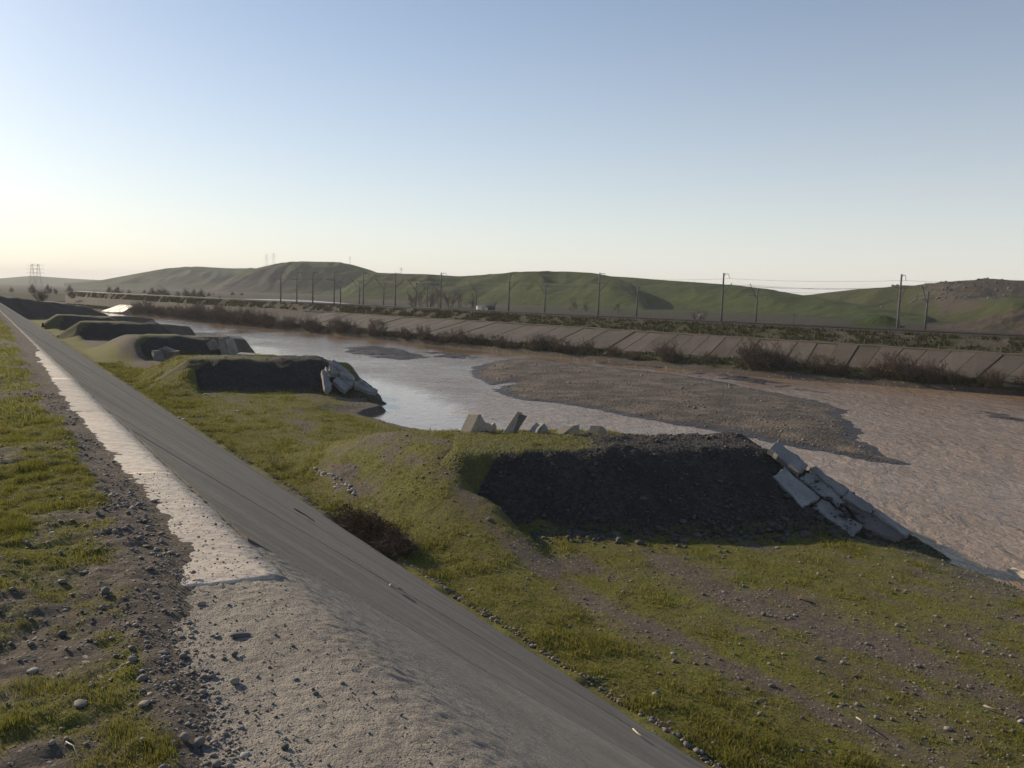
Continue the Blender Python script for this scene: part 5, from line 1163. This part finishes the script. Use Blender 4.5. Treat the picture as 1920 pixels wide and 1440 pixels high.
SPEC = [(150, 1325, .06, 2, M_stone, 'flat pale stone lying in the lower left grass'), (198, 1122, .05, 3, M_darkstone, 'dark upright rock in the grass left of the crest'), (118, 1186, .045, 3, M_darkstone, 'dark round rock half sunk in grass, far left'),
        (450, 1182, .075, 2, M_darkstone, 'flat dark slab of stone at the edge of rough concrete'), (378, 1125, .045, 0, M_tanstone, 'tan flat stone by the corner of the pale slab'), (440, 1272, .04, 1, M_stone, 'round grey stone left of the bare concrete'),
        (455, 1222, .025, 5, M_palestone, 'small white stone among dark stones by the concrete'), (440, 1222, .03, 1, M_darkstone, 'dark stone touching the small white stone'), (459, 1404, .035, 4, M_palestone, 'smooth light stone on the gravel edge near the bottom'), (275, 1032, .05, 2, M_stone, 'long flat stone lying left of the pale slab'),
        (290, 938, .06, 2, M_stone, 'flat stone resting against the pale crest slab edge'), (262, 955, .045, 1, M_darkstone, 'dark stone half way along the pale slab edge'), (98, 1012, .045, 4, M_palestone, 'pale flat stone alone in the far left turf'), (62, 1250, .045, 4, M_palestone, 'small cream flake of stone in dark earth at left'),
        (270, 1322, .05, 4, M_stone, 'half buried stone in the grass near bottom centre left'), (532, 1410, .0, 0, M_stone, ''), (592, 1292, .028, 5, M_stone, 'single pale pebble in the middle of rough concrete'), (555, 1265, .02, 2, M_darkstone, 'small dark pebble on rough concrete above the pale pebble'), (535, 1393, .03, 1, M_darkstone, 'dark lump of stone on the lower rough concrete')]
for x, y, sz, k, mt, lab in SPEC:
    if sz: stone(verge_at(x, y), sz, k, mt, lab, None)
for k in range(70):
    t = 2.6 + random.random() ** 1.4 * 8; e0 = float(np.interp(t, AE_T, AE_A)); a = e0 - abs(random.gauss(0.02, 0.2)); z = max(float(verge_z(np.array([t]), np.array([a]))[0][0]), float(apron_z(np.array([t]), np.array([max(a, .4)]))[0]) if t < 4.83 else 9.2)
    stone(W(t, a, z), random.uniform(0.018, 0.042), random.randint(0, 5), M_stone, 'rounded grey river stone in the gravel strip along the crest', 'stones in the gravel strip along the crest')
for k in range(90):
    t = 9.5 + random.random() ** 1.4 * 32; a = random.uniform(14, 29); z, d = plain_height(np.array([t]), np.array([a]))
    if float(spur_height(SPURS[0], np.array([t]), np.array([a]))[0][0]) > z[0] - .1 or d[0] < 1: continue
    stone(W(t, a, float(z[0])), random.uniform(0.07, 0.17), random.choice([0, 2, 4, 4, 2, 5]), M_palestone if k % 4 == 0 else M_stone, 'pale river stone lying in the turf of the flood plain' if k % 4 == 0 else 'grey river stone lying in the turf of the flood plain', 'pale stones on the flood plain' if k % 4 == 0 else 'grey stones on the flood plain')
# white stones streak beside the dirt heap
for k in range(34):
    u = k / 34; x = 590 + 75 * u + random.uniform(-4, 4); y = 898 + 44 * u + random.uniform(-4, 4); p = at(x, y, 1.0); t, a = TA(p); z = float(plain_height(np.array([t]), np.array([a]))[0][0])
    stone(W(t, a, z), random.uniform(.10, .2), random.randint(0, 5), M_litter, 'pale stone in the streak below the dirt heap', 'streak of pale stones below the dirt heap')
for k, (x, y) in enumerate([(375, 782), (448, 773), (345, 790), (385, 742), (347, 741), (222, 680), (200, 661), (337, 785), (410, 787)]):
    p = at(x, y, 1.0); t, a = TA(p); z = float(plain_height(np.array([t]), np.array([a]))[0][0]); stone(W(t, a, z), random.uniform(.25, .45), [2, 4][k % 2], M_palestone, 'pale patch of stone on the distant turf by the dike', 'pale stones on the distant turf')
# boulders by the far waterline
for k, (x, y) in enumerate([(972, 650), (993, 650), (1005, 660), (1112, 668), (1075, 664), (1135, 672), (1893, 726), (1908, 728), (640, 614), (600, 608)]):
    b = bank_pt(x, 0.45); stone(b + np.array([0, 0, 0.1]), random.uniform(0.8, 1.5), (k * 2) % 6, M_cobble, 'grey boulder among the shrubs on the far bank', 'boulders on the far bank', cat='boulder')
def stick(pts, r0, label, mat=M_wood):
    P = [Vector(p) for p in pts]; b = P[0].copy(); m = MB(); k = len(P); m.tube([p - b for p in P], [r0 * (1 - 0.6 * i / (k - 1)) for i in range(k)], 5); o = m.build('stick', mat, None, True); o.location = b; tag(o, label, 'stick')
def slope_at(x, y):
    v = ray(x, y); a1 = v @ NN; k = (9.3 + 1.55 / SL - EYE) / (v[2] + a1 / SL); p = ORI + v * k; return p + np.array([0, 0, 0.03])
stick([slope_at(x, y) for x, y in ((732, 1101), (741, 1106), (748, 1106), (755, 1111))], 0.022, 'short pale stick lying on the middle of the dike slope', M_paleplank)
stick([slope_at(x, y) for x, y in ((552, 956), (563, 963), (575, 969), (590, 980))], 0.018, 'dark branch lying across the dike slope', M_twig)
stick([slope_at(x, y) for x, y in ((1187, 1370), (1195, 1378), (1203, 1384))], 0.016, 'small pale twig on the lower dike slope near the bottom', M_paleplank)
stick([at(1606, 1345, 1.1), at(1614, 1350, 1.25), at(1619, 1358, 1.2), at(1620, 1367, 1.0)], 0.02, 'curved pale stick standing in the turf at lower right', M_paleplank)
stick([at(1495, 1118, 1.05), at(1515, 1126, 1.1), at(1530, 1133, 1.05)], 0.04, 'dark weathered branch lying in the turf below the groyne', M_twig)
stick([at(1845, 1323, 1.05), at(1862, 1329, 1.08), at(1875, 1334, 1.05)], 0.03, 'pale driftwood piece in the turf near the right edge', M_wood)
stick([verge_at(24, 1350) + UZ * .01, verge_at(28, 1343) + UZ * .025, verge_at(21, 1354) + UZ * .04], 0.003, 'tiny dry stalk in the grass at the left edge', M_paleplank)
stick([verge_at(124, 1402) + UZ * .03, verge_at(138, 1416) + UZ * .04, verge_at(150, 1436) + UZ * .02], 0.0025, 'pale dry grass stalk in the lower left turf', M_paleplank)

# ------------------------------------------------------------------ air
hm = bpy.data.materials.new('haze'); hm.use_nodes = True; nt = hm.node_tree
for nd in list(nt.nodes): nt.nodes.remove(nd)
out = nt.nodes.new('ShaderNodeOutputMaterial'); pv = nt.nodes.new('ShaderNodeVolumePrincipled'); pv.inputs['Color'].default_value = (0.95, 0.95, 1.0, 1); pv.inputs['Density'].default_value = 0.00015; pv.inputs['Anisotropy'].default_value = 0.1
nt.links.new(pv.outputs[0], out.inputs['Volume'])
m = MB(); m.box((0, 1500, 46.5), (15000, 13000, 99)); hz_o = m.build('haze', hm); tag(hz_o, 'thin pale daylight haze over the valley', 'haze', kind='stuff')
